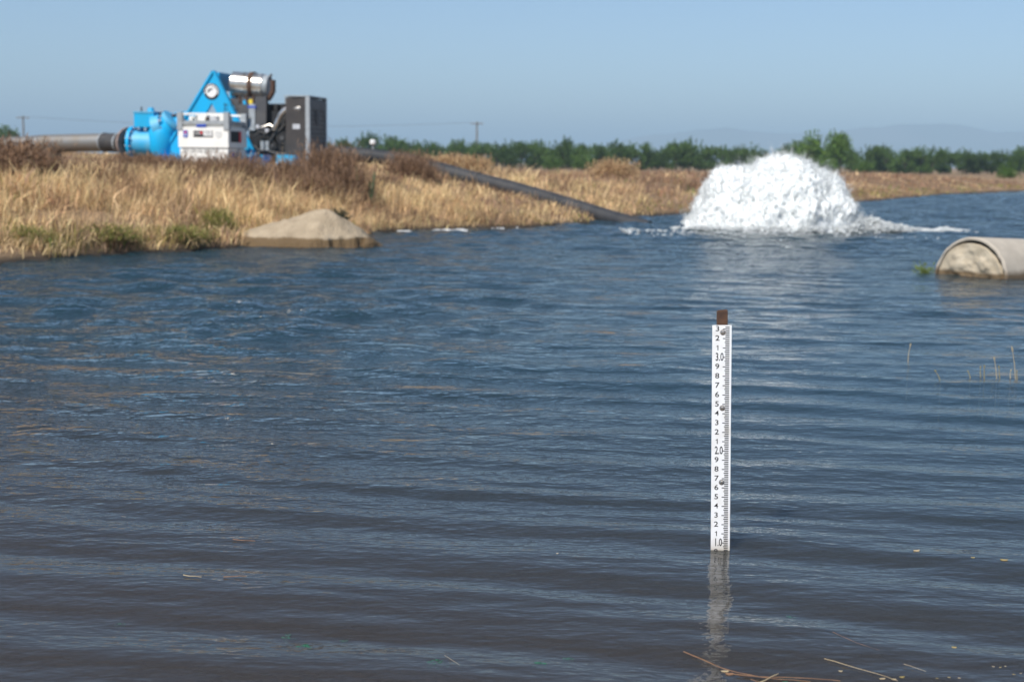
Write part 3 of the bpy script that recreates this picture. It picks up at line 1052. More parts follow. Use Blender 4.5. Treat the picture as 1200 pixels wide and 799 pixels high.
MB().tube([(bx1 + 0.01, V0 + 0.1, bz1 - 0.02), (bx1 + 0.12, V0 + 0.1, bz1 + 0.03), (bx1 + 0.33, V0 + 0.05, bz1 - 0.06), (bx1 + 0.55, V0 + 0.05, bz1 + 0.02), (bx1 + 0.72, V0 + 0.05, bz1 - 0.25)], 0.03, 8).build("vacuum_hose", M['rust'], pump)
# pump casing behind the frame
pcx = Lx(212, 0.1)
MB().tube([(pcx - 0.12, 0.1, 0.86), (pcx - 0.05, 0.1, 0.86), (pcx + 0.36, 0.1, 0.86), (pcx + 0.48, 0.1, 0.86)], [0.40, 0.58, 0.58, 0.42], 30).build("pump_casing", M['blue'], pump)
MB().tube([(pcx + 0.48, 0.1, 0.86), (pcx + 1.5, 0.1, 0.86)], [0.22, 0.26], 16).build("drive_shaft_housing", M['dark'], pump)
MB().tube([(pcx + 0.1, 0.1, 0.7), (pcx + 0.1, 0.7, 0.7), (pcx + 0.1, 1.05, 0.55)], 0.22, 18).build("discharge_neck", M['blue'], pump)

# engine
V1 = -0.35
eng = MB()
def EB(x0, x1, y0, y1, va, vb, mb=None):
    a, c = L(x0, y1, va), L(x1, y0, va)
    (mb or eng).box(a.x, c.x, va, vb, a.z, c.z)
EB(296, 346, 130, 178, -0.18, 0.40)
EB(303, 336, 122, 131, -0.05, 0.35)
EB(292, 322, 153, 172, -0.34, -0.17)
EB(326, 343, 146, 176, -0.42, -0.17)
eng.build("engine_block", M['black'], pump, False)
for k, px in enumerate((300, 308, 316, 324, 332)):
    a = L(px, 128, -0.10)
    MB().tube([(a.x, -0.1, a.z - 0.02), (a.x, -0.1, a.z + 0.09), (a.x, -0.1, a.z + 0.12)], [0.07, 0.065, 0.03], 12).build("rocker_cap", M['black'], pump)
for px, py, r in ((331, 162, 0.15), (338, 173, 0.11), (320, 171, 0.10), (341, 152, 0.10)):
    a = L(px, py, -0.44)
    w = MB().tube([(a.x, -0.46, a.z), (a.x, -0.43, a.z)], r, 20).build("pulley", M['black'], pump)
    MB().tube([(a.x, -0.485, a.z), (a.x, -0.461, a.z)], r * 0.35, 12).build("hub", M['dark'], w)
for px, py in ((307, 170), (313, 170)):
    a = L(px, py, -0.45)
    MB().tube([(a.x, -0.40, a.z - 0.12), (a.x, -0.40, a.z + 0.09)], 0.055, 14).build("oil_filter", M['grey'], pump)
for path, r, mt in (([(299, 160), (304, 154), (312, 157), (320, 150)], 0.022, 'rubber'), ([(297, 170), (303, 176), (316, 178), (329, 180)], 0.025, 'rubber'),
                    ([(316, 166), (322, 157), (329, 152), (334, 145)], 0.03, 'rubber'), ([(305, 150), (316, 146), (325, 152)], 0.02, 'steel')):
    MB().tube([L(x, y, -0.47) for x, y in path], r, 8).build("engine_hose", M[mt], pump)
for px, py, mt in ((327, 141.5, 'label_white'), (313, 153, 'label_grey'), (302, 148.5, 'label_grey')):
    a = L(px, py, -0.44)
    MB().tube([(a.x, -0.46, a.z), (a.x, -0.40, a.z)], 0.045, 10).build("engine_fitting", M[mt], pump)
# tilted pale bracket behind the lifting frame
q = [L(x, y, -0.45) for x, y in ((281, 139), (291, 133.5), (290, 141.5), (282, 143.5))]
MB().prism([(p.x, p.z) for p in q], -0.50, -0.45).build("control_panel", M['grey'], pump, False)
# dark heat shield under the muffler
q = [L(x, y, -0.30) for x, y in ((270, 116), (313, 113), (313, 153), (289, 153), (284, 140))]
hs = MB().prism([(p.x, p.z) for p in q], -0.36, -0.20).build("engine_cowl", M['dark'], pump, False)
q = [L(x, y, -0.37) for x, y in ((292, 122), (299, 122), (299, 153), (292, 153))]
MB().prism([(p.x, p.z) for p in q], -0.385, -0.362).build("cowl_strip", M['grey'], hs, False)
for px, py, mt, r in ((293.3, 119.2, 'yellow', 0.055), (286.5, 120, 'blue', 0.05)):
    a = L(px, py, -0.40)
    MB().tube([(a.x, -0.368, a.z), (a.x, -0.3625, a.z)], r, 16).build("sticker", M[mt], hs)
q = L(294, 125.5, -0.4)
MB().box(q.x - 0.09, q.x + 0.12, -0.392, -0.386, q.z - 0.02, q.z + 0.02).build("sticker", M['blue_trim'], hs, False)
# muffler
VM = -0.10
m0, m1 = L(273, 99, VM), L(313, 102, VM)
mu = MB().tube([m0, m0 + Vector((0.03, 0, 0)), m1 - Vector((0.06, 0, 0)), m1], [0.25, 0.29, 0.29, 0.20], 28).build("muffler", M['steel'], pump)
for f in (0.37, 0.40, 0.70):
    c = m0.lerp(m1, f)
    MB().tube([c - Vector((0.015, 0, 0)), c + Vector((0.015, 0, 0))], 0.298, 28).build("muffler_band", M['steel'], mu)
c = m0.lerp(m1, 0.60)
MB().tube([c - Vector((0.05, 0, -0.005)), c + Vector((0.05, 0, 0.005))], 0.31, 28).build("rusty_clamp", M['rust'], mu)
c = m0.lerp(m1, 0.82)
MB().tube([c, m1 + Vector((0.06, 0, 0))], [0.293, 0.24], 28).build("muffler_end", M['grey'], mu)
MB().tube([L(314, 117, VM - 0.1), L(317.5, 112, VM - 0.1), L(320, 107, VM - 0.1), L(320, 94, VM - 0.1)], 0.062, 14).build("exhaust_elbow", M['rust'], mu)
MB().tube([L(315, 93, VM), L(318.5, 87, VM)], [0.06, 0.02], 8).build("rain_flap", M['dark'], mu)
for px in (279, 305):
    a = L(px, 113, VM)
    MB().box(a.x - 0.04, a.x + 0.04, VM - 0.1, VM + 0.12, a.z - 0.12, a.z + 0.07).build("muffler_saddle", M['dark'], mu, False)
for px in (281, 289, 297):
    a = L(px, 112.5, VM - 0.26)
    MB().tube([a, a - Vector((0, 0, 0.16))], 0.03, 8).build("muffler_stud", M['rust'], mu)
# intake pipe and hose
MB().tube([L(x, y, -0.5) for x, y in ((321, 153), (325, 143), (329, 135), (332.5, 130.5), (337, 127.8), (343, 127.5), (353, 128))],
          [0.055, 0.06, 0.065, 0.07, 0.075, 0.075, 0.10], 14).build("intake_pipe", M['steel'], pump)
MB().tube([L(x, y, -0.48) for x, y in ((337, 133), (341, 137), (346, 138.5), (353, 138))], 0.06, 12).build("coolant_hose", M['pipe_metal'], pump)
# radiator housing
rx0, rx1 = L(337, 150, -0.46).x, L(358.5, 150, -0.6).x
rz0, rz1 = 0.264, Lz(114.5, -0.6, 358)
rad = MB().box(rx0, rx1, -0.58, 0.66, rz0, rz1).build("radiator_housing", M['panel'], pump, False)
pw = 0.085
for v0, v1 in ((-0.60, -0.52), (0.62, 0.70)):
    MB().box(rx1 - 0.01, rx1 + pw, v0, v1, 0.263, rz1 + 0.02).build("corner_post", M['grey'], rad, False)
MB().box(rx0 - 0.03, rx1 + pw, -0.605, 0.705, rz1 + 0.021, rz1 + 0.045).build("top_plate", M['grey'], rad, False)
MB().box(rx1 + 0.005, rx1 + 0.06, -0.52, 0.62, rz0 + 0.02, rz1 - 0.01).build("radiator_grille", M['dark'], rad, False)
for k in range(14):
    z = rz0 + 0.06 + k * (rz1 - rz0 - 0.16) / 13
    MB().box(rx1 + 0.061, rx1 + 0.072, -0.515, 0.615, z, z + 0.028).build("grille_bar", M['panel'], rad, False)
MB().box(rx1 + 0.073, rx1 + 0.080, -0.48, 0.58, rz1 - 0.24, rz1 - 0.06).build("grille_header", M['dark'], rad, False)
gm = MB().tube([(rx1 + 0.074, 0.05, rz1 - 0.42), (rx1 + 0.080, 0.05, rz1 - 0.42)], 0.16, 22).build("grille_emblem", M['dark'], rad)
MB().prism([(0.0, 0.0), (0.05, 0.10), (0.02, 0.14), (-0.05, 0.05), (-0.03, -0.08)], -0.003, 0.003).build("emblem_mark", M['ink'], gm, False)
gm.children[0].location = (rx1 + 0.085, 0.05, rz1 - 0.45); gm.children[0].rotation_euler = (0, 0, math.pi / 2)
q = L(347.5, 148.5, -0.585)
MB().box(q.x - 0.09, q.x + 0.08, -0.589, -0.583, q.z - 0.055, q.z + 0.055).build("data_plate", M['label_grey'], rad, False)
q0 = L(333.5, 116, 0.6)
MB().prism([(L(334, 115, 0.3).x, L(334, 114.5, 0.3).z), (L(353, 113, 0.3).x, L(353, 113.6, 0.3).z), (L(345, 122, 0.3).x, L(345, 121, 0.3).z), (L(334, 122, 0.3).x, L(334, 123, 0.3).z)], 0.28, 0.31).build("fan_guard", M['grey'], rad, False)
# fan shroud ring
fs = L(345, 153, -0.1)
MB().tube([(rx0 - 0.20, 0.02, fs.z), (rx0 - 0.002, 0.02, fs.z)], [0.36, 0.46], 28).build("fan_shroud", M['black'], rad)

# ------------------------------------------------------------------ white fuel tank in front of the pump
tv = -2.25
def T(px, py, v=tv): return L(px, py, v)
tx0, tx1 = T(209, 160).x, T(267.5, 160).x
TDEP = 1.12
tb = Vector(((tx0 + tx1) / 2, tv, 0.0))
tank = empty("fuel_tank", PM @ tb, PUMP_ROT, "white cube fuel tank with grey top rails standing before the blue pump", "tank")
tank.location.z = gz(tank.location.x, tank.location.y) - 0.02
def TL(px, py, v=tv):
    q = T(px, py, v)
    w = PM @ q
    return Vector((q.x - tb.x, q.y - tb.y, w.z - tank.location.z))
hw = (tx1 - tx0) / 2
zmid = TL(236, 173).z; ztop = TL(236, 149).z
MB().box(-hw, hw, 0, TDEP, zmid, ztop).build("upper_body", M['white'], tank, False)
MB().box(-hw + 0.025, hw - 0.02, 0.025, TDEP - 0.025, 0.10, zmid - 0.02).build("lower_body", M['white'], tank, False)
MB().box(-hw + 0.05, hw - 0.05, 0.05, TDEP - 0.05, zmid - 0.021, zmid + 0.001).build("shadow_gap", M['grey'], tank, False)
MB().box(-hw + 0.06, hw - 0.06, 0.05, TDEP - 0.05, ztop + 0.001, ztop + 0.09).build("raised_lid", M['white'], tank, False)
for x in (-hw + 0.1, hw - 0.32):
    MB().box(x, x + 0.22, 0.05, TDEP - 0.05, 0.0, 0.10).build("skid_foot", M['grey'], tank, False)
zr = TL(236, 144).z; zp = TL(236, 131.5).z
for x in (-hw - 0.02, hw - 0.10):
    for y in (-0.02, TDEP - 0.10):
        MB().box(x, x + 0.12, y, y + 0.12, ztop - 0.06, zp).build("corner_post", M['grey'], tank, False)
rails = [(-hw + 0.1, hw - 0.1, 0.0, 0.07), (-hw + 0.1, hw - 0.1, TDEP - 0.07, TDEP)]
for x0, x1, y0, y1 in rails:
    MB().box(x0, x1, y0, y1, zr - 0.035, zr + 0.045).build("top_rail", M['grey'], tank, False)
    MB().box(x0, x1, y0 + 0.01, y1 - 0.01, zp - 0.06, zp - 0.02).build("top_rail", M['white'], tank, False)
for x in (-hw + 0.0, hw - 0.07):
    MB().box(x, x + 0.07, 0.1, TDEP - 0.1, zr - 0.035, zr + 0.045).build("top_rail", M['grey'], tank, False)
for x, w, h, mt, y in ((-0.40, 0.12, 0.15, 'white', 0.2), (-0.22, 0.2, 0.17, 'white', 0.25), (0.06, 0.16, 0.15, 'label_grey', 0.22), (0.3, 0.2, 0.16, 'white', 0.2), (-0.01, 0.06, 0.12, 'rust', 0.15)):
    MB().box(x, x + w, y, y + 0.25, ztop + 0.0905, ztop + 0.0905 + h).build("fitting", M[mt], tank, False)
MB().box(-0.29, -0.265, 0.12, 0.15, ztop + 0.0905, ztop + 0.2).build("green_valve", M['algae'], tank, False)
q = TL(236, 147.5)
MB().box(q.x - 0.11, q.x + 0.11, -0.012, -0.002, q.z - 0.03, q.z + 0.03).build("blue_plate", M['blue_trim'], tank, False)
q = TL(217.5, 157)
bl = MB().box(q.x - 0.05, q.x + 0.05, -0.010, -0.002, q.z - 0.075, q.z + 0.075).build("blue_decal", M['blue_trim'], tank, False)
MB().tube([(q.x, -0.0135, q.z + 0.035), (q.x, -0.0105, q.z + 0.035)], 0.024, 12).build("decal_dot", M['red'], bl)
MB().box(q.x - 0.012, q.x + 0.012, -0.013, -0.0105, q.z - 0.05, q.z + 0.01).build("decal_figure", M['label_white'], bl, False)
qa, qb = TL(226.8, 160.5), TL(249.3, 153.5)
sg = MB().box(qa.x, qb.x, -0.010, -0.002, qa.z, qb.z).build("sign_plate", M['ink'], tank, False)
w_ = qb.x - qa.x; zc = (qa.z + qb.z) / 2; hh = (qb.z - qa.z)
MB().box(qa.x + 0.52 * w_, qb.x - 0.012, -0.0135, -0.0105, qa.z + hh * 0.17, qb.z - hh * 0.07).build("sign_field", M['label_white'], sg, False)
MB().box(qa.x + 0.36 * w_, qa.x + 0.48 * w_, -0.0135, -0.0105, zc - 0.0, qb.z - 0.012).build("sign_flame", M['red'], sg, False)
text_mesh("lettering", "XTW", 0.085, M['label_white'], sg, (qa.x + 0.2 * w_, -0.0125, zc), 0.85)
text_mesh("lettering", "FLEX", 0.075, M['ink'], sg, (qa.x + 0.75 * w_, -0.0155, zc + 0.012), 0.8)
q = TL(256, 158)
MB().prism([(q.x - 0.075, q.z + 0.07), (q.x - 0.075, q.z - 0.03), (q.x, q.z - 0.085), (q.x + 0.075, q.z - 0.03), (q.x + 0.075, q.z + 0.07)][::-1], -0.006, -0.002).build("pale_shield", mat("faint_shield", (0.66, 0.66, 0.64), 0.5), tank, False)
q = TL(236, 177.5)
text_mesh("lettering", "855 GR-OIL.RENT/75", 0.115, M['ink'], tank, (q.x - 0.02, 0.0215, q.z), 0.80, shear=0.25)
# side placard (on the shaded end)
xs = hw + 0.002
MB().box(xs, xs + 0.008, 0.14, 0.62, zmid + 0.12, zmid + 0.36).build("side_placard", M['ink'], tank, False)
MB().box(xs + 0.001, xs + 0.009, 0.625, 0.76, zmid + 0.12, zmid + 0.36).build("side_placard", M['red'], tank, False)
MB().box(xs - 0.02, xs - 0.012, 0.12, 0.85, zmid - 0.24, zmid - 0.08).build("side_placard", M['label_grey'], tank, False)
MB().box(xs - 0.011, xs - 0.006, 0.2, 0.36, zmid - 0.22, zmid - 0.09).build("side_placard", M['blue_trim'], tank, False)

# ------------------------------------------------------------------ pipes
def wpath(pts, Ys):
    return [at_y(x, y, Y) for (x, y), Y in zip(pts, Ys)]


fw = PM @ Vector((fl.x, V0, cz))
pth = wpath([(-150, 186), (-60, 178), (20, 170.5), (60, 168.3), (122, 167)], [36.6, 35.8, 35.0, 34.6, 34.0])
sp = empty("suction_pipe", (pth[2].x, pth[2].y, gz(pth[2].x, pth[2].y)), 0, "long grey steel suction pipe running from the blue valve out of the picture", "pipe")
o_ = Vector(sp.location)
MB().tube([p - o_ for p in pth], 0.212, 26).build("steel_pipe", M['pipe_metal'], sp)
e0 = pth[-1]
e1 = fw + (e0 - fw) * 0.12
MB().tube([e0 - o_, e0.lerp(e1, 0.45) - o_, e1 - o_], [0.218, 0.220, 0.222], 24).build("rubber_sleeve", M['rubber'], sp)
for f in (0.03, 0.62):
    c = e0.lerp(e1, f)
    dd = (e1 - e0).normalized() * 0.02
    MB().tube([c - dd - o_, c + dd - o_], 0.232, 24).build("hose_clamp", M['grey'], sp)
c = e1
dd = (fw - e1).normalized()
MB().tube([c - dd * 0.05 - o_, c + dd * 0.0 - o_], 0.365, 26).build("pipe_flange", M['flange'], sp)
for k in (1, 3):
    p = pth[k]
    MB().box(p.x - o_.x - 0.15, p.x - o_.x + 0.15, p.y - o_.y - 0.3, p.y - o_.y + 0.3, gz(p.x, p.y) - o_.z - 0.1, p.z - o_.z - 0.17).build("pipe_support", M['wood'], sp, False)

dpx = [(352, 176), (400, 180.5), (440, 183.5), (480, 189.5), (520, 200.5), (560, 211.5), (600, 221.5), (640, 233), (680, 245), (715, 256), (760, 269)]
dY = [36.2, 35.6, 35.2, 34.7, 34.1, 33.5, 32.9, 32.2, 31.6, 31.0, 30.3]
pth = wpath(dpx, dY)
dp = empty("discharge_pipe", (pth[4].x, pth[4].y, gz(pth[4].x, pth[4].y)), 0, "black plastic discharge pipe sloping down the bank into the pond", "pipe")
o_ = Vector(dp.location)
joint = 5
MB().tube([p - o_ for p in pth[:joint + 1]], 0.182, 24).build("upper_pipe", M['hdpe'], dp)
MB().tube([p - o_ for p in pth[joint:]], 0.182, 24).build("lower_pipe", M['hdpe'], dp)
c = pth[joint]; dd = (pth[joint + 1] - pth[joint - 1]).normalized() * 0.03
MB().tube([c - dd - o_, c + dd - o_], 0.197, 24).build("weld_bead", M['rubber'], dp)
# feed the pipe back to the pump
MB().tube([PM @ Vector((pcx + 0.1, 1.0, 0.55)) - o_, PM @ Vector((pcx + 0.4, 1.5, 0.42)) - o_, PM @ Vector((1.2, 1.75, 0.40)) - o_, pth[0] - o_], [0.18, 0.18, 0.18, 0.182], 18).build("pipe_bend", M['hdpe'], dp)

# white marker on a thin post
p = at_y(437, 180, 39.0); tp_ = at_y(437, 167, 39.0)
mk_ = empty("marker_post", (p.x, 39.0, gz(p.x, 39.0)), 0, "thin post with a small white cap standing behind the black pipe", "marker")
zz = tp_.z - mk_.location.z
MB().tube([(0, 0, -0.1), (0, 0, zz)], 0.018, 8).build("post", M['label_grey'], mk_)
MB().tube([(0, 0, zz - 0.06), (0, 0, zz - 0.04), (0, 0, zz + 0.05), (0, 0, zz + 0.075)], [0.05, 0.085, 0.085, 0.04], 14).build("cap", M['label_white'], mk_)

# ------------------------------------------------------------------ sand pile
pc = at_z(352, 290, 0)
s_m = pc.y / FPX
XL, XR, XP = (240 - 352) * s_m, (439 - 352) * s_m, (376 - 352) * s_m
PK = at_y(376, 242, pc.y + 0.5).z
n_a, n_r = 96, 34
vs, qs = [], []
for i in range(n_a):
    a = 2 * math.pi * i / n_a
    ca, sa = math.cos(a), math.sin(a)
    rx = (XR - XP) if ca > 0 else (XP - XL)
    ry = 0.62 if sa < 0 else 1.0
    e = 1 / math.hypot(ca / rx, sa / ry)
    e *= 1 + 0.05 * math.sin(3 * a + 1) + 0.03 * math.sin(7 * a)
    for j in range(n_r):
        f = j / (n_r - 1)
        vs.append((XP + ca * e * f * 1.06, 0.55 + sa * e * f * 1.06, f))
vs = np.array(vs)
f = vs[:, 2].copy()
zc_ = PK * (1 - f) - 0.0
zc_ = np.where(f < 0.16, PK * (1 - 0.07 - 0.09 * (f / 0.16) ** 2), zc_)
nz = (fbm(vs[:, 0] * 3, vs[:, 1] * 3, seed=8) - 0.5) * 0.13 + (fbm(vs[:, 0] * 9, vs[:, 1] * 9, seed=18) - 0.5) * 0.05
zc_ = zc_ + nz * np.clip(f * 3, 0, 1)
# the lapping water has cut a small scarp into the foot, deepest on the pump side away from the grass
front = vs[:, 1] < 0.5
cut = 0.04 + 0.09 * sstep((vs[:, 0] - 0.05) / 0.4) * (fbm(vs[:, 0] * 6, vs[:, 1] * 0 + 4, seed=28) > 0.42)
zc_ = np.where(front & (zc_ < cut), -0.12, zc_)
zc_ = np.where(f > 0.97, -0.3, zc_)
vs[:, 2] = zc_
idx = np.arange(n_a * n_r).reshape(n_a, n_r)
nxt = np.roll(idx, -1, 0)
Q = np.stack([idx[:, :-1].ravel(), idx[:, 1:].ravel(), nxt[:, 1:].ravel(), nxt[:, :-1].ravel()], 1)
pile = link("sand_pile", np_mesh("sand_pile", vs, Q, M['sand'], smooth=True))
pile.location = (pc.x, pc.y, 0)
tag(pile, "conical heap of pale sand with a wet foot at the pond edge", "sand pile")

# ------------------------------------------------------------------ dead shrubs, green weeds
def shrub_mesh(name, rad, h, n, cols, seed, wid=0.007):
    r = np.random.default_rng(seed)
    global rng
    keep = rng
    rng = r
    parts = []
    base = np.stack([r.normal(0, rad * 0.16, n), r.normal(0, rad * 0.16, n), np.full(n, -0.03)], 1)
    az = r.uniform(0, 6.283, n)
    lean = np.arccos(r.uniform(0.10, 1.0, n))
    ln = (h * np.cos(lean) + rad * np.sin(lean)) * r.uniform(0.70, 0.98, n)
    c = np.array(cols)[r.integers(0, len(cols), n)] * r.uniform(0.7, 1.25, (n, 1))
    parts.append(blades(base, ln, np.full(n, wid), az, lean, c))
    # side twigs near the outside of the dome
    m_ = n * 4
    i = r.integers(0, n, m_)
    fr = r.uniform(0.45, 0.98, m_)
    tip = np.stack([base[i, 0] + np.cos(az[i]) * ln[i] * np.sin(lean[i]) * fr, base[i, 1] + np.sin(az[i]) * ln[i] * np.sin(lean[i]) * fr, ln[i] * np.cos(lean[i]) * fr], 1)
    c = np.array(cols)[r.integers(0, len(cols), m_)] * r.uniform(0.7, 1.3, (m_, 1))
    parts.append(blades(tip, rad * r.uniform(0.10, 0.26, m_), np.full(m_, wid * 0.9), az[i] + r.normal(0, 1.6, m_), np.clip(lean[i] + r.normal(0, 0.9, m_), -0.3, 2.4), c, head=1.5))
    rng = keep
    v, t, c = merge(parts)
    return np_mesh(name, v, t, M['leaf'], c)


DEAD = [tuple(BROWN), tuple(MAUVE), (0.32, 0.195, 0.11), (0.20, 0.12, 0.07)]
shr = [shrub_mesh("dead_shrub", 0.5, 0.62, 1500, DEAD, 200 + k) for k in range(4)]
shr_pale = [shrub_mesh("dead_shrub", 0.5, 0.62, 900, [tuple(TAN), tuple(RUSSET), tuple(STRAW * 0.8)], 210 + k, 0.010) for k in range(2)]
spots = [  # px, py of the top, distance, width scale, label
    (10, 163, 22.4, 1.55, "big brown dead tumbleweed bush leaning in from the picture's edge by the steel pipe"),
    (-20, 172, 21.8, 1.5, "brown dead bush half cut off by the picture's edge"),
    (70, 190, 24.2, 1.1, "low brown dead bush below the middle of the steel pipe"),
    (118, 189, 25.2, 1.2, "low brown dead bush below the black sleeve of the steel pipe"),
    (160, 181, 25.6, 1.2, "brown dead bush below the blue valve flange"),
    (200, 182, 25.4, 1.2, "brown dead bush between the blue valve and the white tank"),
    (240, 187, 25.2, 1.1, "brown dead bush in front of the white tank's lettering"),
    (276, 181, 25.6, 1.25, "tall brown dead bush below the shaded end of the white tank"),
    (338, 187, 26.8, 1.15, "brown dead bush directly behind the sand pile"),
    (384, 172, 27.5, 1.35, "tallest brown dead bush before the radiator housing"),
    (404, 195, 27.0, 0.95, "dark dead bush beside the green prickly plant"),
    (480, 179, 31.0, 1.1, "rounded russet dead bush against the black pipe"),
    (524, 181, 38.5, 1.3, "tan dead bush just above the black pipe near the power pole"),
    (548, 182, 39.0, 1.4, "tan dead bush at the foot of the power pole"),
    (720, 187, 44.0, 1.4, "straw-pale dead bush cresting the far bank midway to the fountain"),
    (312, 203, 26.0, 0.9, "small brown dead bush left of the sand pile's peak"),
    (44, 208, 22.6, 1.0, "brown dead bush low on the slope below the far power pole"),
    (96, 206, 23.8, 1.0, "brown dead bush low on the slope, second from the picture's edge"),
    (140, 204, 24.2, 1.0, "brown dead bush low on the slope under the blue flange"),
    (222, 207, 24.4, 1.0, "brown dead bush low on the slope below the white tank's front"),
    (262, 208, 24.0, 0.95, "brown dead bush low on the slope above the bushy green weed"),
    (362, 200, 26.2, 0.95, "brown dead bush low on the slope above the sand pile's peak"),
    (444, 205, 29.5, 0.8, "small tan dead bush between the prickly plant and the russet bush"),
]
for k, (px, py, Y, s, lab) in enumerate(spots):
    p = at_y(px, py, Y)
    z0 = gz(p.x, Y) - 0.02
    o = link("tumbleweed_bush", shr_pale[k % 2] if Y > 35 else shr[k % 4])
    o.location = (p.x, Y, z0)
    o.rotation_euler = (0, 0, k * 1.9)
    o.scale = (s, s, max(0.3, (p.z - z0) / 0.62))
    tag(o, lab, "bush", "dead bushes on the bank")

GW = [(0.15, 0.20, 0.05), (0.20, 0.235, 0.06), tuple(OLIVE * 1.2), (0.27, 0.26, 0.07), tuple(TAN)]
gsh = [shrub_mesh("green_weed", 0.42, 0.55, 900, GW, 300 + k, 0.010) for k in range(2)]
weeds = [(252, 288, 0.55, 0.95, "bushy green weed at the water's edge beside the sand pile"),
         (28, 302, 0.7, 0.45, "green and yellow weed clump at the water's edge, nearest the picture's edge"),
         (205, 293, 0.9, 0.30, "low green weed mat at the water's edge, next to the bushy weed"),
         (120, 297, 0.9, 0.36, "low olive weed at the water's edge below the blue valve")]
for k, (px, py, s, sh, lab) in enumerate(weeds):
    p = at_z(px, py, 0.0)
    p.y += 0.25
    o = link("green_weed", gsh[k % 2])
    o.location = (p.x, p.y, max(gz(p.x, p.y), 0.0) - 0.02)
    o.scale = (s, s, s * sh * 1.3); o.rotation_euler = (0, 0, k * 2.2)
    tag(o, lab, "weed", "green weeds along the water")

# prickly plant: a few thick upright leaves
def paddles(name, loc, items, label, mt):
    e = empty(name, loc, 0, label, "plant")
    for dx, dy, h, w, tilt in items:
        mb = MB()
        pts, rs = [], []
        for k in range(7):
            t = k / 6
            pts.append((dx + math.sin(tilt) * h * t, dy, h * t)); rs.append(max(0.006, w * math.sin(math.pi * min(0.97, 0.12 + t * 0.86))))
        mb.tube(pts, rs, 8)
        mb.build("leaf", mt, e)
    return e


M['agave'] = mat("grey_green_leaf", (0.055, 0.11, 0.045), 0.6, c2=(0.10, 0.13, 0.06), scale=10)
p = at_y(428, 226, 27.0)
paddles("prickly_plant", (p.x, 27.0, gz(p.x, 27.0) + 0.02), [(-0.10, 0, 0.74, 0.04, -0.10), (-0.12, 0.02, 0.50, 0.045, -0.25), (0.10, 0, 0.66, 0.04, 0.12), (0.02, 0.05, 0.50, 0.035, 0.25), (0.14, 0.04, 0.52, 0.035, -0.15)],
        "green prickly plant with upright paddles between the dead bushes", M['agave'])
p = at_z(395, 272, 0)
o = link("small_weed", shrub_mesh("small_weed", 0.16, 0.2, 120, [(0.03, 0.05, 0.025), (0.04, 0.045, 0.03)], 411, 0.012))
pp = at_y(397, 252, pc.y + 0.7); o.location = (pp.x, pc.y + 0.75, pp.z - 0.1)
tag(o, "small dark weed growing from the shoulder of the sand pile", "weed")

# pale scum washed along the far shore
mb = MB()
for k in range(150):
    px = random.uniform(468, 625); py = 270.6 - (px - 468) * 0.026 + random.gauss(0, 0.5)
    if math.sin(px * 0.11) + math.sin(px * 0.047 + 2) < -0.1 and random.random() < 0.85: continue
    p = at_z(px, py, 0); w = random.uniform(0.012, 0.055); d = random.uniform(0.015, 0.06)
    mb.box(p.x - w, p.x + w, p.y - d, p.y + d, -0.02, random.uniform(0.004, 0.012))
tag(mb.build("foam_scum", M['label_white'], None, False), "whitish foam scum washed along the foot of the straw bank", "foam", kind='stuff')

# ------------------------------------------------------------------ fountain
def ico():
    bm = bmesh.new(); bmesh.ops.create_icosphere(bm, subdivisions=1, radius=1.0)
    v = np.array([q.co[:] for q in bm.verts]); f = np.array([[q.index for q in p.verts] for p in bm.faces]); bm.free()
    return v, f


IV, IF = ico()


OV = np.array([[1, 0, 0], [-1, 0, 0], [0, 1, 0], [0, -1, 0], [0, 0, 1], [0, 0, -1]], float)
OF = np.array([[0, 2, 4], [2, 1, 4], [1, 3, 4], [3, 0, 4], [2, 0, 5], [1, 2, 5], [3, 1, 5], [0, 3, 5]])


def blobs(P, rad, stretch, dirs, seed, IV=IV, IF=IF):
    r = np.random.default_rng(seed)
    n = len(P)
    d = dirs / np.maximum(np.linalg.norm(dirs, axis=1, keepdims=True), 1e-6)
    base = IV[None] * rad[:, None, None] * r.uniform(0.75, 1.25, (n, len(IV), 1))
    along = (base * d[:, None, :]).sum(2, keepdims=True)
    base = base + along * d[:, None, :] * (stretch[:, None, None] - 1)
    v = base + P[:, None, :]
    f = (np.arange(n) * len(IV))[:, None, None] + IF[None]
    return v.reshape(-1, 3), f.reshape(-1, 3)


SM = GEY.y / FPX
prof = [(802, 263), (811, 256), (820, 234), (828, 219), (838, 205), (850, 200), (866, 199), (880, 196), (893, 189), (906, 183), (920, 182), (934, 185),
        (945, 191), (955, 199), (966, 206), (978, 206), (987, 219), (992, 240), (1003, 255), (1016, 261)]
fpx = np.array([(x - 908) * SM for x, y in prof]); fpz = np.array([max((267.5 - y) * SM, 0.02) for x, y in prof])
DEP = 1.35


def fz(x, y, inner=1.0):
    top = np.interp(x, fpx, fpz, left=0, right=0)
    mid = (fpx[0] + fpx[-1]) / 2; hwid = (fpx[-1] - fpx[0]) / 2
    dmax = DEP * np.sqrt(np.clip(1 - ((x - mid) / hwid) ** 2, 0, 1)) + 0.05
    return top * np.clip(1 - np.abs(y / dmax) ** 2.0, 0, 1) ** 0.6


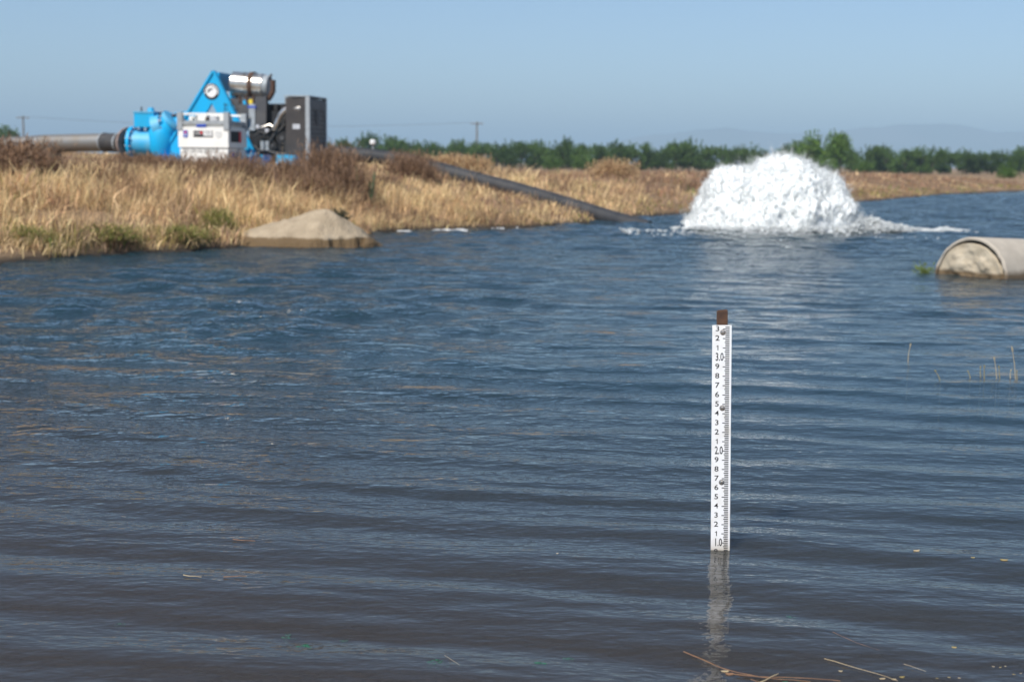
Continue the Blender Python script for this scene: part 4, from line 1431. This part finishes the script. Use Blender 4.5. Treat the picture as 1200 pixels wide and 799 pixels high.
fountain = empty("water_fountain", (GEY.x, GEY.y, 0), 0, "white boiling dome of water bursting up from the submerged pipe outlet", "fountain")
fx_ = np.linspace(fpx[0], fpx[-1], 320); fy_ = np.linspace(-DEP - .05, DEP + .05, 240)
FX, FY = np.meshgrid(fx_, fy_)
FZ = fz(FX, FY)
def billow(x, y, z):
    """slow billows, upright torn streaks and fine froth"""
    b1 = fbm(x * 2.2, y * 2.2, z * 2.0, seed=301, oct=3) - 0.5
    wob = (fbm(x * 3, y * 3, z * 3, seed=305, oct=2) - 0.5) * 0.25
    b2 = np.abs(fbm((x + wob) * 8.0, (y + wob) * 8.0, z * 2.6, seed=311, oct=3) - 0.5) * 2
    b3 = fbm(x * 22 + wob * 30, y * 22, z * 9, seed=315, oct=3) - 0.5
    return 0.34 * b1 + 0.10 * (b2 - 0.3) + 0.13 * b3


gyv, gxv = np.gradient(FZ, fy_, fx_)
nl = np.sqrt(gxv ** 2 + gyv ** 2 + 1)
bl_ = np.where(FZ > 0.01, billow(FX, FY, FZ), 0) * np.clip(FZ * 3, 0, 1)
DX, DY, DZ = FX - gxv / nl * bl_, FY - gyv / nl * bl_, np.where(FZ > 0.01, FZ + bl_ / nl, -0.15)
V = np.stack([DX.ravel(), DY.ravel(), DZ.ravel()], 1)
idx = np.arange(FX.size).reshape(FX.shape)
Q = np.stack([idx[:-1, :-1].ravel(), idx[:-1, 1:].ravel(), idx[1:, 1:].ravel(), idx[1:, :-1].ravel()], 1)
link("water_dome", np_mesh("water_dome", V, Q, M['froth'], smooth=True), None, fountain)

rg = np.random.default_rng(500)
mid = (fpx[0] + fpx[-1]) / 2
SV = V.reshape(-1, 3)
SN = np.stack([-gxv / nl, -gyv / nl, 1 / nl], 2).reshape(-1, 3)
live = np.where((FZ.ravel() > 0.06))[0]
# area weight: the steep flanks count for more than their footprint
wgt = nl.ravel()[live]; wgt = wgt / wgt.sum()
# fine drops hugging the surface
n = 22000
i = rg.choice(live, n, p=wgt)
P = SV[i] + SN[i] * np.abs(rg.normal(0, 0.03, n))[:, None] + rg.normal(0, 0.012, (n, 3))
up = np.stack([(P[:, 0] - mid) * 0.6, P[:, 1] * 0.6, np.full(n, 1.0)], 1) + rg.normal(0, 0.4, (n, 3))
v1, f1 = blobs(P, np.clip(rg.lognormal(math.log(0.0055), 0.45, n), 0.002, 0.014), rg.uniform(1, 2.5, n), up, 3, OV, OF)
# torn jets thrown out along short arcs
nj, per = 900, 40
i = rg.choice(live, nj, p=wgt)
i = np.where(rg.uniform(0, 1, nj) < 0.5, i, i)
d0 = SN[i] + np.array([0, 0, 0.7]) + rg.normal(0, 0.25, (nj, 3))
d0 /= np.linalg.norm(d0, axis=1, keepdims=True)
Lj = rg.exponential(0.10, nj).clip(0.02, 0.34)
t = rg.uniform(0, 1, (nj, per)) ** 0.8
Pj = SV[i][:, None] + d0[:, None] * (Lj[:, None] * t)[:, :, None] + rg.normal(0, 1, (nj, per, 3)) * (0.008 + 0.022 * t)[:, :, None]
Pj[:, :, 2] -= 0.4 * (Lj[:, None] * t) ** 2
Pj = Pj.reshape(-1, 3)
rj = (rg.uniform(0.003, 0.0085, (nj, per)) * (1.15 - 0.75 * t)).ravel()
v2, f2 = blobs(Pj, rj, rg.uniform(1, 2.2, len(Pj)), np.repeat(d0, per, 0), 4, OV, OF)
# mist: the finest drops, thinning outward
nm = 34000
i = rg.choice(live, nm, p=wgt)
Pm = SV[i] + (SN[i] + np.array([0, 0, 0.35])) * rg.exponential(0.05, nm)[:, None] + rg.normal(0, 0.02, (nm, 3))
v5, f5 = blobs(Pm, rg.uniform(0.0012, 0.0030, nm), np.ones(nm), SN[i], 5, OV, OF)
v2, f2 = np.concatenate([v2, v5]), np.concatenate([f2, f5 + len(v2)])
v = np.concatenate([v1, v2]); f = np.concatenate([f1, f2 + len(v1)])
sp_ = link("spray", np_mesh("spray", v, f, M['foam'], smooth=True), None, fountain)
sp_["kind"] = "stuff"
# low foam running off to one side and a skirt round the foot
n = 20000
u = rg.uniform(0, 1, n)
pxs = 785 + (1132 - 785) * u ** 0.9
hgt = np.interp(pxs, [785, 810, 900, 1000, 1030, 1070, 1085, 1105, 1130], [0.02, 0.06, 0.09, 0.30, 0.15, 0.08, 0.05, 0.09, 0.02])
Xf = (pxs - 908) * SM
Yf = np.interp(pxs, [785, 830, 900, 970, 1010, 1132], [-0.35, -1.0, -1.38, -1.1, -0.6, -0.25]) + rg.normal(0, 0.16, n)
lumf = fbm(Xf * 2.5, Yf * 2.5, seed=91)
Zf = hgt * rg.uniform(0, 1, n) * np.clip((lumf - 0.25) * 3, 0.1, 1.3)
kf = lumf > 0.31
P = np.stack([Xf, Yf, Zf], 1)[kf]
v3, f3 = blobs(P, np.clip(rg.lognormal(math.log(0.010), 0.5, len(P)), 0.003, 0.028), rg.uniform(1, 2.2, len(P)), np.stack([np.ones(len(P)), rg.normal(0, 0.4, len(P)), rg.normal(0, 0.3, len(P))], 1), 6, OV, OF)
fo = link("foam_skirt", np_mesh("foam_skirt", v3, f3, M['foam'], smooth=True), None, fountain)
fo["kind"] = "stuff"
# scattered foam patches drifting towards the camera
n = 900
Xf = rg.uniform(-3.2, 2.4, n); Yf = -1.2 - rg.exponential(0.7, n)
kf = fbm(Xf * 1.2, Yf * 2.0, seed=95) > 0.52
Xf, Yf = Xf[kf], Yf[kf]
P = np.stack([Xf, Yf, np.full(len(Xf), 0.004) + wave_h(Xf + GEY.x, Yf + GEY.y)], 1)
v4, f4 = blobs(P, rg.uniform(0.004, 0.018, len(P)), rg.uniform(1, 3.5, len(P)), np.stack([np.ones(len(P)), rg.normal(0, 0.2, len(P)), np.zeros(len(P))], 1), 8)
fo = link("foam_fleck", np_mesh("foam_fleck", v4, f4, M['foam'], smooth=True), None, fountain)
fo["kind"] = "stuff"

# ------------------------------------------------------------------ concrete pipe stub
cpc = at_z(1136, 324, 0)
ang = R(35)
axd = Vector((math.cos(ang), math.sin(ang), -0.045)).normalized()
cpipe = empty("concrete_pipe", (cpc.x, cpc.y, 0), 0, "short concrete pipe lying half sunk, its end plugged with rough mortar", "pipe")
RO, RI, CZ = 0.515, 0.472, -0.055
e1_ = Vector((-axd.y, axd.x, 0)).normalized() * -1
e2_ = e1_.cross(axd).normalized()
if e2_.z < 0: e2_ = -e2_
vs, fs_ = [], []
n = 64
rings = [(RI, 0.10), (RI, 0.012), (RI + 0.01, 0.0), (RO - 0.014, 0.0), (RO, 0.016), (RO, 0.5), (RO, 1.5), (RO, 3.2), (RI, 3.2), (RI, 0.3)]
rr = random.Random(9)
chip = [rr.uniform(-0.008, 0.012) for _ in range(n)]
for r0_, t in rings:
    for k in range(n):
        a = 2 * math.pi * k / n
        tt = t + (chip[k] if t < 0.05 else 0)
        q = axd * tt + (e1_ * math.cos(a) + e2_ * math.sin(a)) * r0_ + Vector((0, 0, CZ))
        vs.append(tuple(q))
for i in range(len(rings) - 1):
    for k in range(n):
        k2 = (k + 1) % n
        fs_.append((i * n + k, i * n + k2, (i + 1) * n + k2, (i + 1) * n + k))
mb = MB(); mb.v = vs; mb.f = fs_
mb.build("pipe_wall", M['concrete'], cpipe)
# mortar plug, lumpy, shrunk from the wall along the upper edge
vs, fs_ = [], []
nr, na = 34, 96
for i in range(nr):
    for k in range(na):
        a = 2 * math.pi * k / na
        shrink = 0.045 * max(0, math.sin(a + 0.9)) if True else 0
        rr_ = (RI + 0.004 - shrink) * i / (nr - 1)
        x, y = rr_ * math.cos(a), rr_ * math.sin(a)
        bumpy = (float(fbm(np.array([x * 5 + 3]), np.array([y * 5]), seed=71)[0]) - 0.5) * 0.13 + (float(fbm(np.array([x * 17 + 3]), np.array([y * 17]), seed=72)[0]) - 0.5) * 0.03
        t = 0.012 - bumpy * (1 - (i / (nr - 1)) ** 6) + (0.05 if i == nr - 1 else 0)
        q = axd * t + e1_ * x + e2_ * y + Vector((0, 0, CZ))
        vs.append(tuple(q))
for i in range(nr - 1):
    for k in range(na):
        k2 = (k + 1) % na
        fs_.append((i * na + k, i * na + k2, (i + 1) * na + k2, (i + 1) * na + k))
mb = MB(); mb.v = vs; mb.f = fs_
mb.build("mortar_plug", M['mortar'], cpipe)
p = at_z(1083, 320, 0)
o = link("green_weed", shrub_mesh("green_weed", 0.13, 0.17, 60, [(0.20, 0.24, 0.05), (0.14, 0.20, 0.05)], 444, 0.010))
o.location = (p.x, p.y, -0.03)
tag(o, "tuft of yellow-green weed in the water beside the concrete pipe", "weed")

# ------------------------------------------------------------------ staff gauge
# white enamel: faint scratches and dust, a brown scum film just above the water
m, nt, b = new_mat("enamel_white")
tc = N(nt, "ShaderNodeTexCoord"); sep = N(nt, "ShaderNodeSeparateXYZ")
n1 = N(nt, "ShaderNodeTexNoise"); n1.inputs['Scale'].default_value = 22; n1.inputs['Detail'].default_value = 7
mp = N(nt, "ShaderNodeMapping"); mp.inputs['Scale'].default_value = (90, 90, 7)
n2 = N(nt, "ShaderNodeTexNoise"); n2.inputs['Scale'].default_value = 1; n2.inputs['Detail'].default_value = 4
rp = N(nt, "ShaderNodeValToRGB"); rp.color_ramp.elements[0].position = 0.5; rp.color_ramp.elements[1].position = 0.8
rp.color_ramp.elements[0].color = (0.80, 0.81, 0.82, 1); rp.color_ramp.elements[1].color = (0.66, 0.64, 0.60, 1)
rs_ = N(nt, "ShaderNodeValToRGB"); rs_.color_ramp.elements[0].position = 0.66; rs_.color_ramp.elements[1].position = 0.78
mx1 = N(nt, "ShaderNodeMixRGB"); mx1.inputs[2].default_value = (0.50, 0.40, 0.30, 1)
k1 = N(nt, "ShaderNodeMath", operation='MULTIPLY'); k1.inputs[1].default_value = 0.5
ad = N(nt, "ShaderNodeMath", operation='MULTIPLY_ADD'); ad.inputs[1].default_value = -0.05
mr = N(nt, "ShaderNodeMapRange"); mr.inputs['From Min'].default_value = 0.015; mr.inputs['From Max'].default_value = -0.035
k2 = N(nt, "ShaderNodeMath", operation='MULTIPLY'); k2.inputs[1].default_value = 0.7
mx2 = N(nt, "ShaderNodeMixRGB"); mx2.inputs[2].default_value = (0.36, 0.29, 0.19, 1)
for a_, b_ in ((tc.outputs['Object'], n1.inputs['Vector']), (tc.outputs['Object'], mp.inputs['Vector']), (mp.outputs[0], n2.inputs['Vector']),
               (tc.outputs['Object'], sep.inputs[0]), (n1.outputs[0], rp.inputs[0]), (n2.outputs[0], rs_.inputs[0]), (rs_.outputs[0], k1.inputs[0]),
               (k1.outputs[0], mx1.inputs[0]), (rp.outputs[0], mx1.inputs[1]), (n1.outputs[0], ad.inputs[0]), (sep.outputs['Z'], ad.inputs[2]),
               (ad.outputs[0], mr.inputs[0]), (mr.outputs[0], k2.inputs[0]), (k2.outputs[0], mx2.inputs[0]), (mx1.outputs[0], mx2.inputs[1]),
               (mx2.outputs[0], b.inputs['Base Color'])):
    nt.links.new(a_, b_)
b.inputs['Roughness'].default_value = 0.4
M['enamel'] = m
FT = 0.3048
GB = at_z(844.0, 643, 0)
GT = at_y(846.2, 381, GB.y)
READ0 = 0.93
lean = math.atan2(GT.x - GB.x, GT.z)
gauge = empty("staff_gauge", (GB.x, GB.y, 0), 0, "white water level gauge board with black numbers on a rusty post standing in the pond", "gauge")
gauge.rotation_euler = (0, lean, R(-6))
PW = 0.0625
ztop_ = (3.34 - READ0) * FT * (GT.z / ((3.34 - READ0) * FT))
KS = GT.z / ((3.34 - READ0) * FT)
def gzr(r): return (r - READ0) * FT * KS
bmh = gzr(0.0)
pl = MB().box(-PW / 2, PW / 2, -0.0025, 0.0, bmh, gzr(3.34))
board = pl.build("gauge_board", M['enamel'], gauge, False)
bv = board.modifiers.new("bevel", 'BEVEL'); bv.width = 0.0009; bv.segments = 2
# rusty square post: hollow tube with ragged top
po = MB()
w, tw, h = 0.0175, 0.0035, gzr(3.34) + 0.047
pz0 = -0.9
OX = 0.001
outer = [(-w, 0.001), (w, 0.001), (w, 0.001 + 2 * w), (-w, 0.001 + 2 * w)]
inner = [(-w + tw, 0.001 + tw), (w - tw, 0.001 + tw), (w - tw, 0.001 + 2 * w - tw), (-w + tw, 0.001 + 2 * w - tw)]
hs_ = [h - 0.003, h, h + 0.001, h - 0.002]
vv = [(x + OX, y, pz0) for x, y in outer] + [(x + OX, y, hs_[i]) for i, (x, y) in enumerate(outer)] + \
     [(x + OX, y, hs_[i]) for i, (x, y) in enumerate(inner)] + [(x + OX, y, h - 0.12) for x, y in inner]
ff = []
for i in range(4):
    j = (i + 1) % 4
    ff += [(i, j, 4 + j, 4 + i), (4 + i, 4 + j, 8 + j, 8 + i), (8 + i, 8 + j, 12 + j, 12 + i)]
ff += [(12, 13, 14, 15), (3, 2, 1, 0)]
po.v, po.f = vv, ff
post = po.build("post", M['rust'], gauge, False)
bv = post.modifiers.new("bevel", 'BEVEL'); bv.width = 0.0012; bv.segments = 2
# graduations: a bar every two hundredths, longer at the tenths
mb = MB()
xr = PW * (0.89 - 0.5)
k = 4
while k <= 167:
    r_d = k * 0.02
    z = gzr(r_d)
    tenth = (k % 5 == 0)
    half = (k % 5 == 3)
    if r_d < 3.325:
        xl = PW * ((0.55 if tenth else 0.645 if half else 0.675) - 0.5)
        hb = 0.0046 * 0.5 * FT / 0.3048 * (0.62 if tenth else 0.64)
        hb = 0.0030 * 0.5 if not tenth else 0.0027 * 0.5
        mb.box(xl, xr, -0.00295, -0.00255, z - hb, z + hb)
    k += 1
gm_ = mb.build("graduation_mark", M['ink'], board, False)
gm_["kind"] = "stuff"
for k in range(5, 34):
    r_d = k / 10
    if k % 10 == 0:
        s = "%d.0" % (k // 10)
        text_mesh("numeral", s, 0.0365, M['ink'], board, (PW * (0.595 - 0.5), -0.00275, gzr(r_d) + 0.0005), 0.60, align='RIGHT', bold=0.014)
    else:
        if k % 10 == 1:
            x0, z0 = PW * (0.27 - 0.5), gzr(r_d) + 0.0006
            MB().prism([(x0 + 0.0004, z0 - 0.0082), (x0 + 0.0030, z0 - 0.0082), (x0 + 0.0030, z0 + 0.0082), (x0 + 0.0012, z0 + 0.0082), (x0 - 0.0003, z0 + 0.0060), (x0 - 0.0034, z0 + 0.0048), (x0 - 0.0034, z0 + 0.0030), (x0 + 0.0004, z0 + 0.0042)], -0.00295, -0.00255).build("numeral", M['ink'], board, False)
            continue
        text_mesh("numeral", str(k % 10), 0.0245, M['ink'], board, (PW * (0.27 - 0.5), -0.00275, gzr(r_d) + 0.0006), 1.18, bold=0.003 if k % 10 == 4 else 0.012)
for r_d in (3.264, 2.46, 1.66, 0.75):
    z = gzr(r_d); x = PW * 0.045
    sc_ = MB().tube([(x, -0.0026, z), (x, -0.0048, z), (x, -0.0068, z)], [0.0070, 0.0068, 0.0040], 6).build("bolt_head", M['steel'], board)
    MB().tube([(x, -0.0025, z), (x, -0.0031, z)], 0.0092, 16).build("washer", M['steel'], sc_)

# ------------------------------------------------------------------ stalks standing in the water
stalks = [(1064, 424, 26, 3, 'twig_pale', "thin pale stalk standing alone in the water, apart from the other stalks"),
          (1102, 447, 16, -7, 'stalk', "bent dark seed head drooping over the water"),
          (1137, 442, 9, -3, 'stalk', "short curled dark stalk tip just clear of the water"),
          (1149, 441, 14, 0, 'stalk', "short upright olive stalk beside its taller twin"),
          (1153.5, 443, 18, 0, 'stalk', "upright olive stalk, taller of the close pair"),
          (1168, 443, 30, -4, 'twig_pale', "pale bent stalk in the middle of the stalk cluster"),
          (1171.5, 443, 17, -1, 'stalk', "straight olive stalk next to the pale bent one"),
          (1184, 443, 12, 1, 'twig_pale', "short pale stalk near the tallest stalk"),
          (1190, 444, 46, -6, 'twig_pale', "tallest pale stalk with a seed tip, close to the picture's edge"),
          (1192, 444, 12, 0, 'stalk', "dark stubby stalk at the foot of the tallest one")]
for k, (px, py, hpx, dx, mt, lab) in enumerate(stalks):
    p = at_z(px, py, 0)
    s = p.y / FPX
    h, d = hpx * s * 0.85, dx * s
    e = empty("reed_stalk", (p.x, p.y, 0), 0, lab, "stalk", "stalks standing in the water")
    MB().tube([(0, 0, -0.25), (0, 0, 0), (d * 0.25, 0.01, h * 0.45), (d * 0.7, 0.01, h * 0.8)], [0.0026, 0.0026, 0.0021, 0.0017], 6).build("stem", M[mt], e)
    MB().tube([(d * 0.7, 0.01, h * 0.8), (d * 0.85, 0.01, h * 0.9), (d, 0.01, h)], [0.002, 0.0055, 0.0012], 6).build("seed_head", M[mt], e)


# ------------------------------------------------------------------ floating twigs and litter
def twig(pts, r, mt, lab, group="twigs floating near the shore", z=0.004):
    P = []
    for x, y in pts:
        q = at_z(x, y, 0)
        P.append(Vector((q.x, q.y, wz(q.x, q.y) + z)))
    o_ = P[0].copy()
    dense = []
    for i in range(len(P) - 1):
        for k in range(3):
            q = P[i].lerp(P[i + 1], k / 3)
            dense.append(q - o_ + Vector((0, random.uniform(-1, 1) * r * 0.5, random.uniform(-1, 1) * r * 0.4)))
    dense.append(P[-1] - o_)
    o = MB().tube(dense, [0.52 * r * (1 - 0.55 * i / len(dense)) for i in range(len(dense))], 7).build("floating_twig", M[mt], None, True, o_)
    return tag(o, lab, "twig", group)


twig([(801, 764.5), (836, 777), (852, 783), (893, 791), (950, 796)], 0.0030, 'twig', "long reddish brown twig crossing the gauge's reflection")
twig([(860, 788), (905, 791), (952, 793), (985, 796)], 0.0028, 'twig', "thick reddish twig lying beside the green algae")
twig([(889, 797), (912, 787.5)], 0.0036, 'twig_pale', "short pale broken reed stub across the reddish twigs")
twig([(966, 773), (1003, 783), (1040, 794), (1052, 798)], 0.0022, 'twig_pale', "long straight pale straw pointing at the seed husks")
twig([(1059, 779), (1085, 788)], 0.0014, 'twig_pale', "fine pale straw right of the seed husks")
twig([(976, 742), (1005, 755), (1030, 763)], 0.0012, 'twig', "fine faint twig floating above the long straw", z=0.0)
twig([(880, 793), (897, 799)], 0.0022, 'twig', "short side shoot of the reddish twig below the gauge")
twig([(273, 634), (299, 635.5)], 0.0032, 'twig', "dark sliver of bark floating left of the middle of the pond")
twig([(215, 677.5), (236, 679.5)], 0.0034, 'twig_pale', "pale straw fragment floating with a darker one, far from the gauge")
twig([(262, 679), (289, 678.5)], 0.0028, 'twig', "dark straw fragment floating beside a pale one")
twig([(521, 770), (539, 784)], 0.0010, 'twig_pale', "hair-thin pale straw beside the green algae scrap")


def husk(px, py, r, mt, lab, sq=0.6):
    q = at_z(px, py, 0)
    o_ = Vector((q.x, q.y, wz(q.x, q.y)))
    mb = MB()
    rr = random.Random(int(px * 13 + py))
    n_ = 10
    ax_ = rr.uniform(-0.5, 0.5); lx, ly = r * rr.uniform(0.8, 1.3), r * rr.uniform(0.35, 0.7)
    for ring, (f_, z_) in enumerate(((0.75, -0.3), (1.0, 0.0), (0.7, 0.35 * sq), (0.2, 0.5 * sq))):
        for k in range(n_):
            a = 2 * math.pi * k / n_
            j = rr.uniform(0.75, 1.2) * f_
            x_, y_ = math.cos(a) * lx * j, math.sin(a) * ly * j
            mb.v.append((x_ * math.cos(ax_) - y_ * math.sin(ax_), x_ * math.sin(ax_) + y_ * math.cos(ax_), z_ * r * 0.8 + 0.25 * r * (x_ / lx) ** 2))
        if ring:
            for k in range(n_):
                k2 = (k + 1) % n_
                mb.f.append(((ring - 1) * n_ + k, (ring - 1) * n_ + k2, ring * n_ + k2, ring * n_ + k))
    mb.f.append(tuple(3 * n_ + k for k in range(n_)))
    mb.f.append(tuple(reversed(range(n_))))
    o = mb.build("floating_husk", M[mt], None, True, o_)
    return tag(o, lab, "debris", "husks and leaf bits on the water")


husk(855, 786, 0.012, 'twig', "curled brown dead leaf caught on the twig at the gauge's reflection")
husk(850, 783, 0.010, 'twig_pale', "pale curled leaf caught on the twig at the gauge's reflection")
husk(1034, 794, 0.007, 'twig_pale', "round pale seed husk, first of the three by the long straw")
husk(1047, 795, 0.007, 'twig_pale', "round pale seed husk, middle of the three by the long straw")
husk(1057, 793, 0.009, 'stalk', "upright ochre seed husk at the end of the long straw")
husk(985, 785, 0.006, 'twig_pale', "tiny pale leaf bit floating above the long straw")
husk(1074, 647, 0.012, 'twig_pale', "pale wooden chip floating level with the gauge's waterline", 0.8)
husk(1140, 656, 0.008, 'stalk', "small olive leaf bit floating beyond the pale chip")
husk(1176, 659, 0.011, 'stalk', "small forked dark leaf bit floating beyond the olive one")
husk(653, 650, 0.005, 'twig_pale', "speck of pale chaff on the water in the middle of the pond")
husk(1118, 758, 0.008, 'stalk', "small yellow leaf afloat over the shallow bed")
for i, (px, py) in enumerate(((1164, 782), (1172, 783), (1178, 782), (1188, 791), (1196, 790), (1098, 795), (1124, 795), (1112, 794))):
    o = husk(px, py, 0.0035, 'stalk' if i % 2 else 'twig_pale', "one of the yellowish leaf scraps drifting over the shallows in the corner")
    o["group"] = "leaf scraps over the shallows"


def algae(px, py, w, lab):
    q = at_z(px, py, 0)
    o_ = Vector((q.x, q.y, wz(q.x, q.y) - 0.004))
    rr = random.Random(int(px * 7)); o_.z += 0.001
    mb = MB()
    for k in range(22):
        a = rr.uniform(0, 6.28); d = w * math.sqrt(rr.uniform(0, 1))
        c = Vector((math.cos(a) * d, math.sin(a) * d * 1.3, rr.uniform(-0.004, 0.003)))
        b_ = rr.uniform(0, 6.28); l = rr.uniform(0.3, 0.7) * w
        mb.tube([c, c + Vector((math.cos(b_) * l * 0.5, math.sin(b_) * l, 0.004)), c + Vector((math.cos(b_) * l, math.sin(b_) * l * 1.6, -0.006))], [0.002, 0.0055, 0.001], 5)
    o = mb.build("algae_scrap", M['algae'], None, True, o_)
    o.scale = (1.35, 1.1, 0.35)
    return tag(o, lab, "algae", "green algae scraps")


algae(513, 779, 0.020, "green algae scrap beside the hair-thin straw")
algae(339, 742, 0.014, "green algae scrap, upper one of the close pair")
algae(356, 757, 0.014, "green algae scrap, lower one of the close pair")
algae(404, 746, 0.006, "tiny green algae scrap just beyond the close pair")
algae(140, 727, 0.008, "small dark green algae knot farthest from the gauge")
algae(632, 778, 0.010, "green algae scrap midway between the straw and the gauge's reflection")
algae(666, 769, 0.009, "green algae scrap nearer the gauge's reflection, higher one")
algae(925, 792, 0.030, "largest green algae clump under the reddish twigs")
algae(928, 720, 0.010, "faint green algae scrap right of the gauge's reflection")

# ------------------------------------------------------------------ haze
m, nt, b = new_mat("valley_haze")
nt.nodes.remove(b)
vp = N(nt, "ShaderNodeVolumePrincipled")
vp.inputs['Color'].default_value = (0.50, 0.69, 0.845, 1)
vp.inputs['Density'].default_value = 0.00037
vp.inputs['Anisotropy'].default_value = -0.1
nt.links.new(vp.outputs[0], nt.nodes["Material Output"].inputs['Volume'])
hz_ = MB().box(-9500, 9500, -320, 14500, -2.5, 215).build("haze", m, None, False)
tag(hz_, "thin pale haze in the air over the valley", None, kind='stuff')
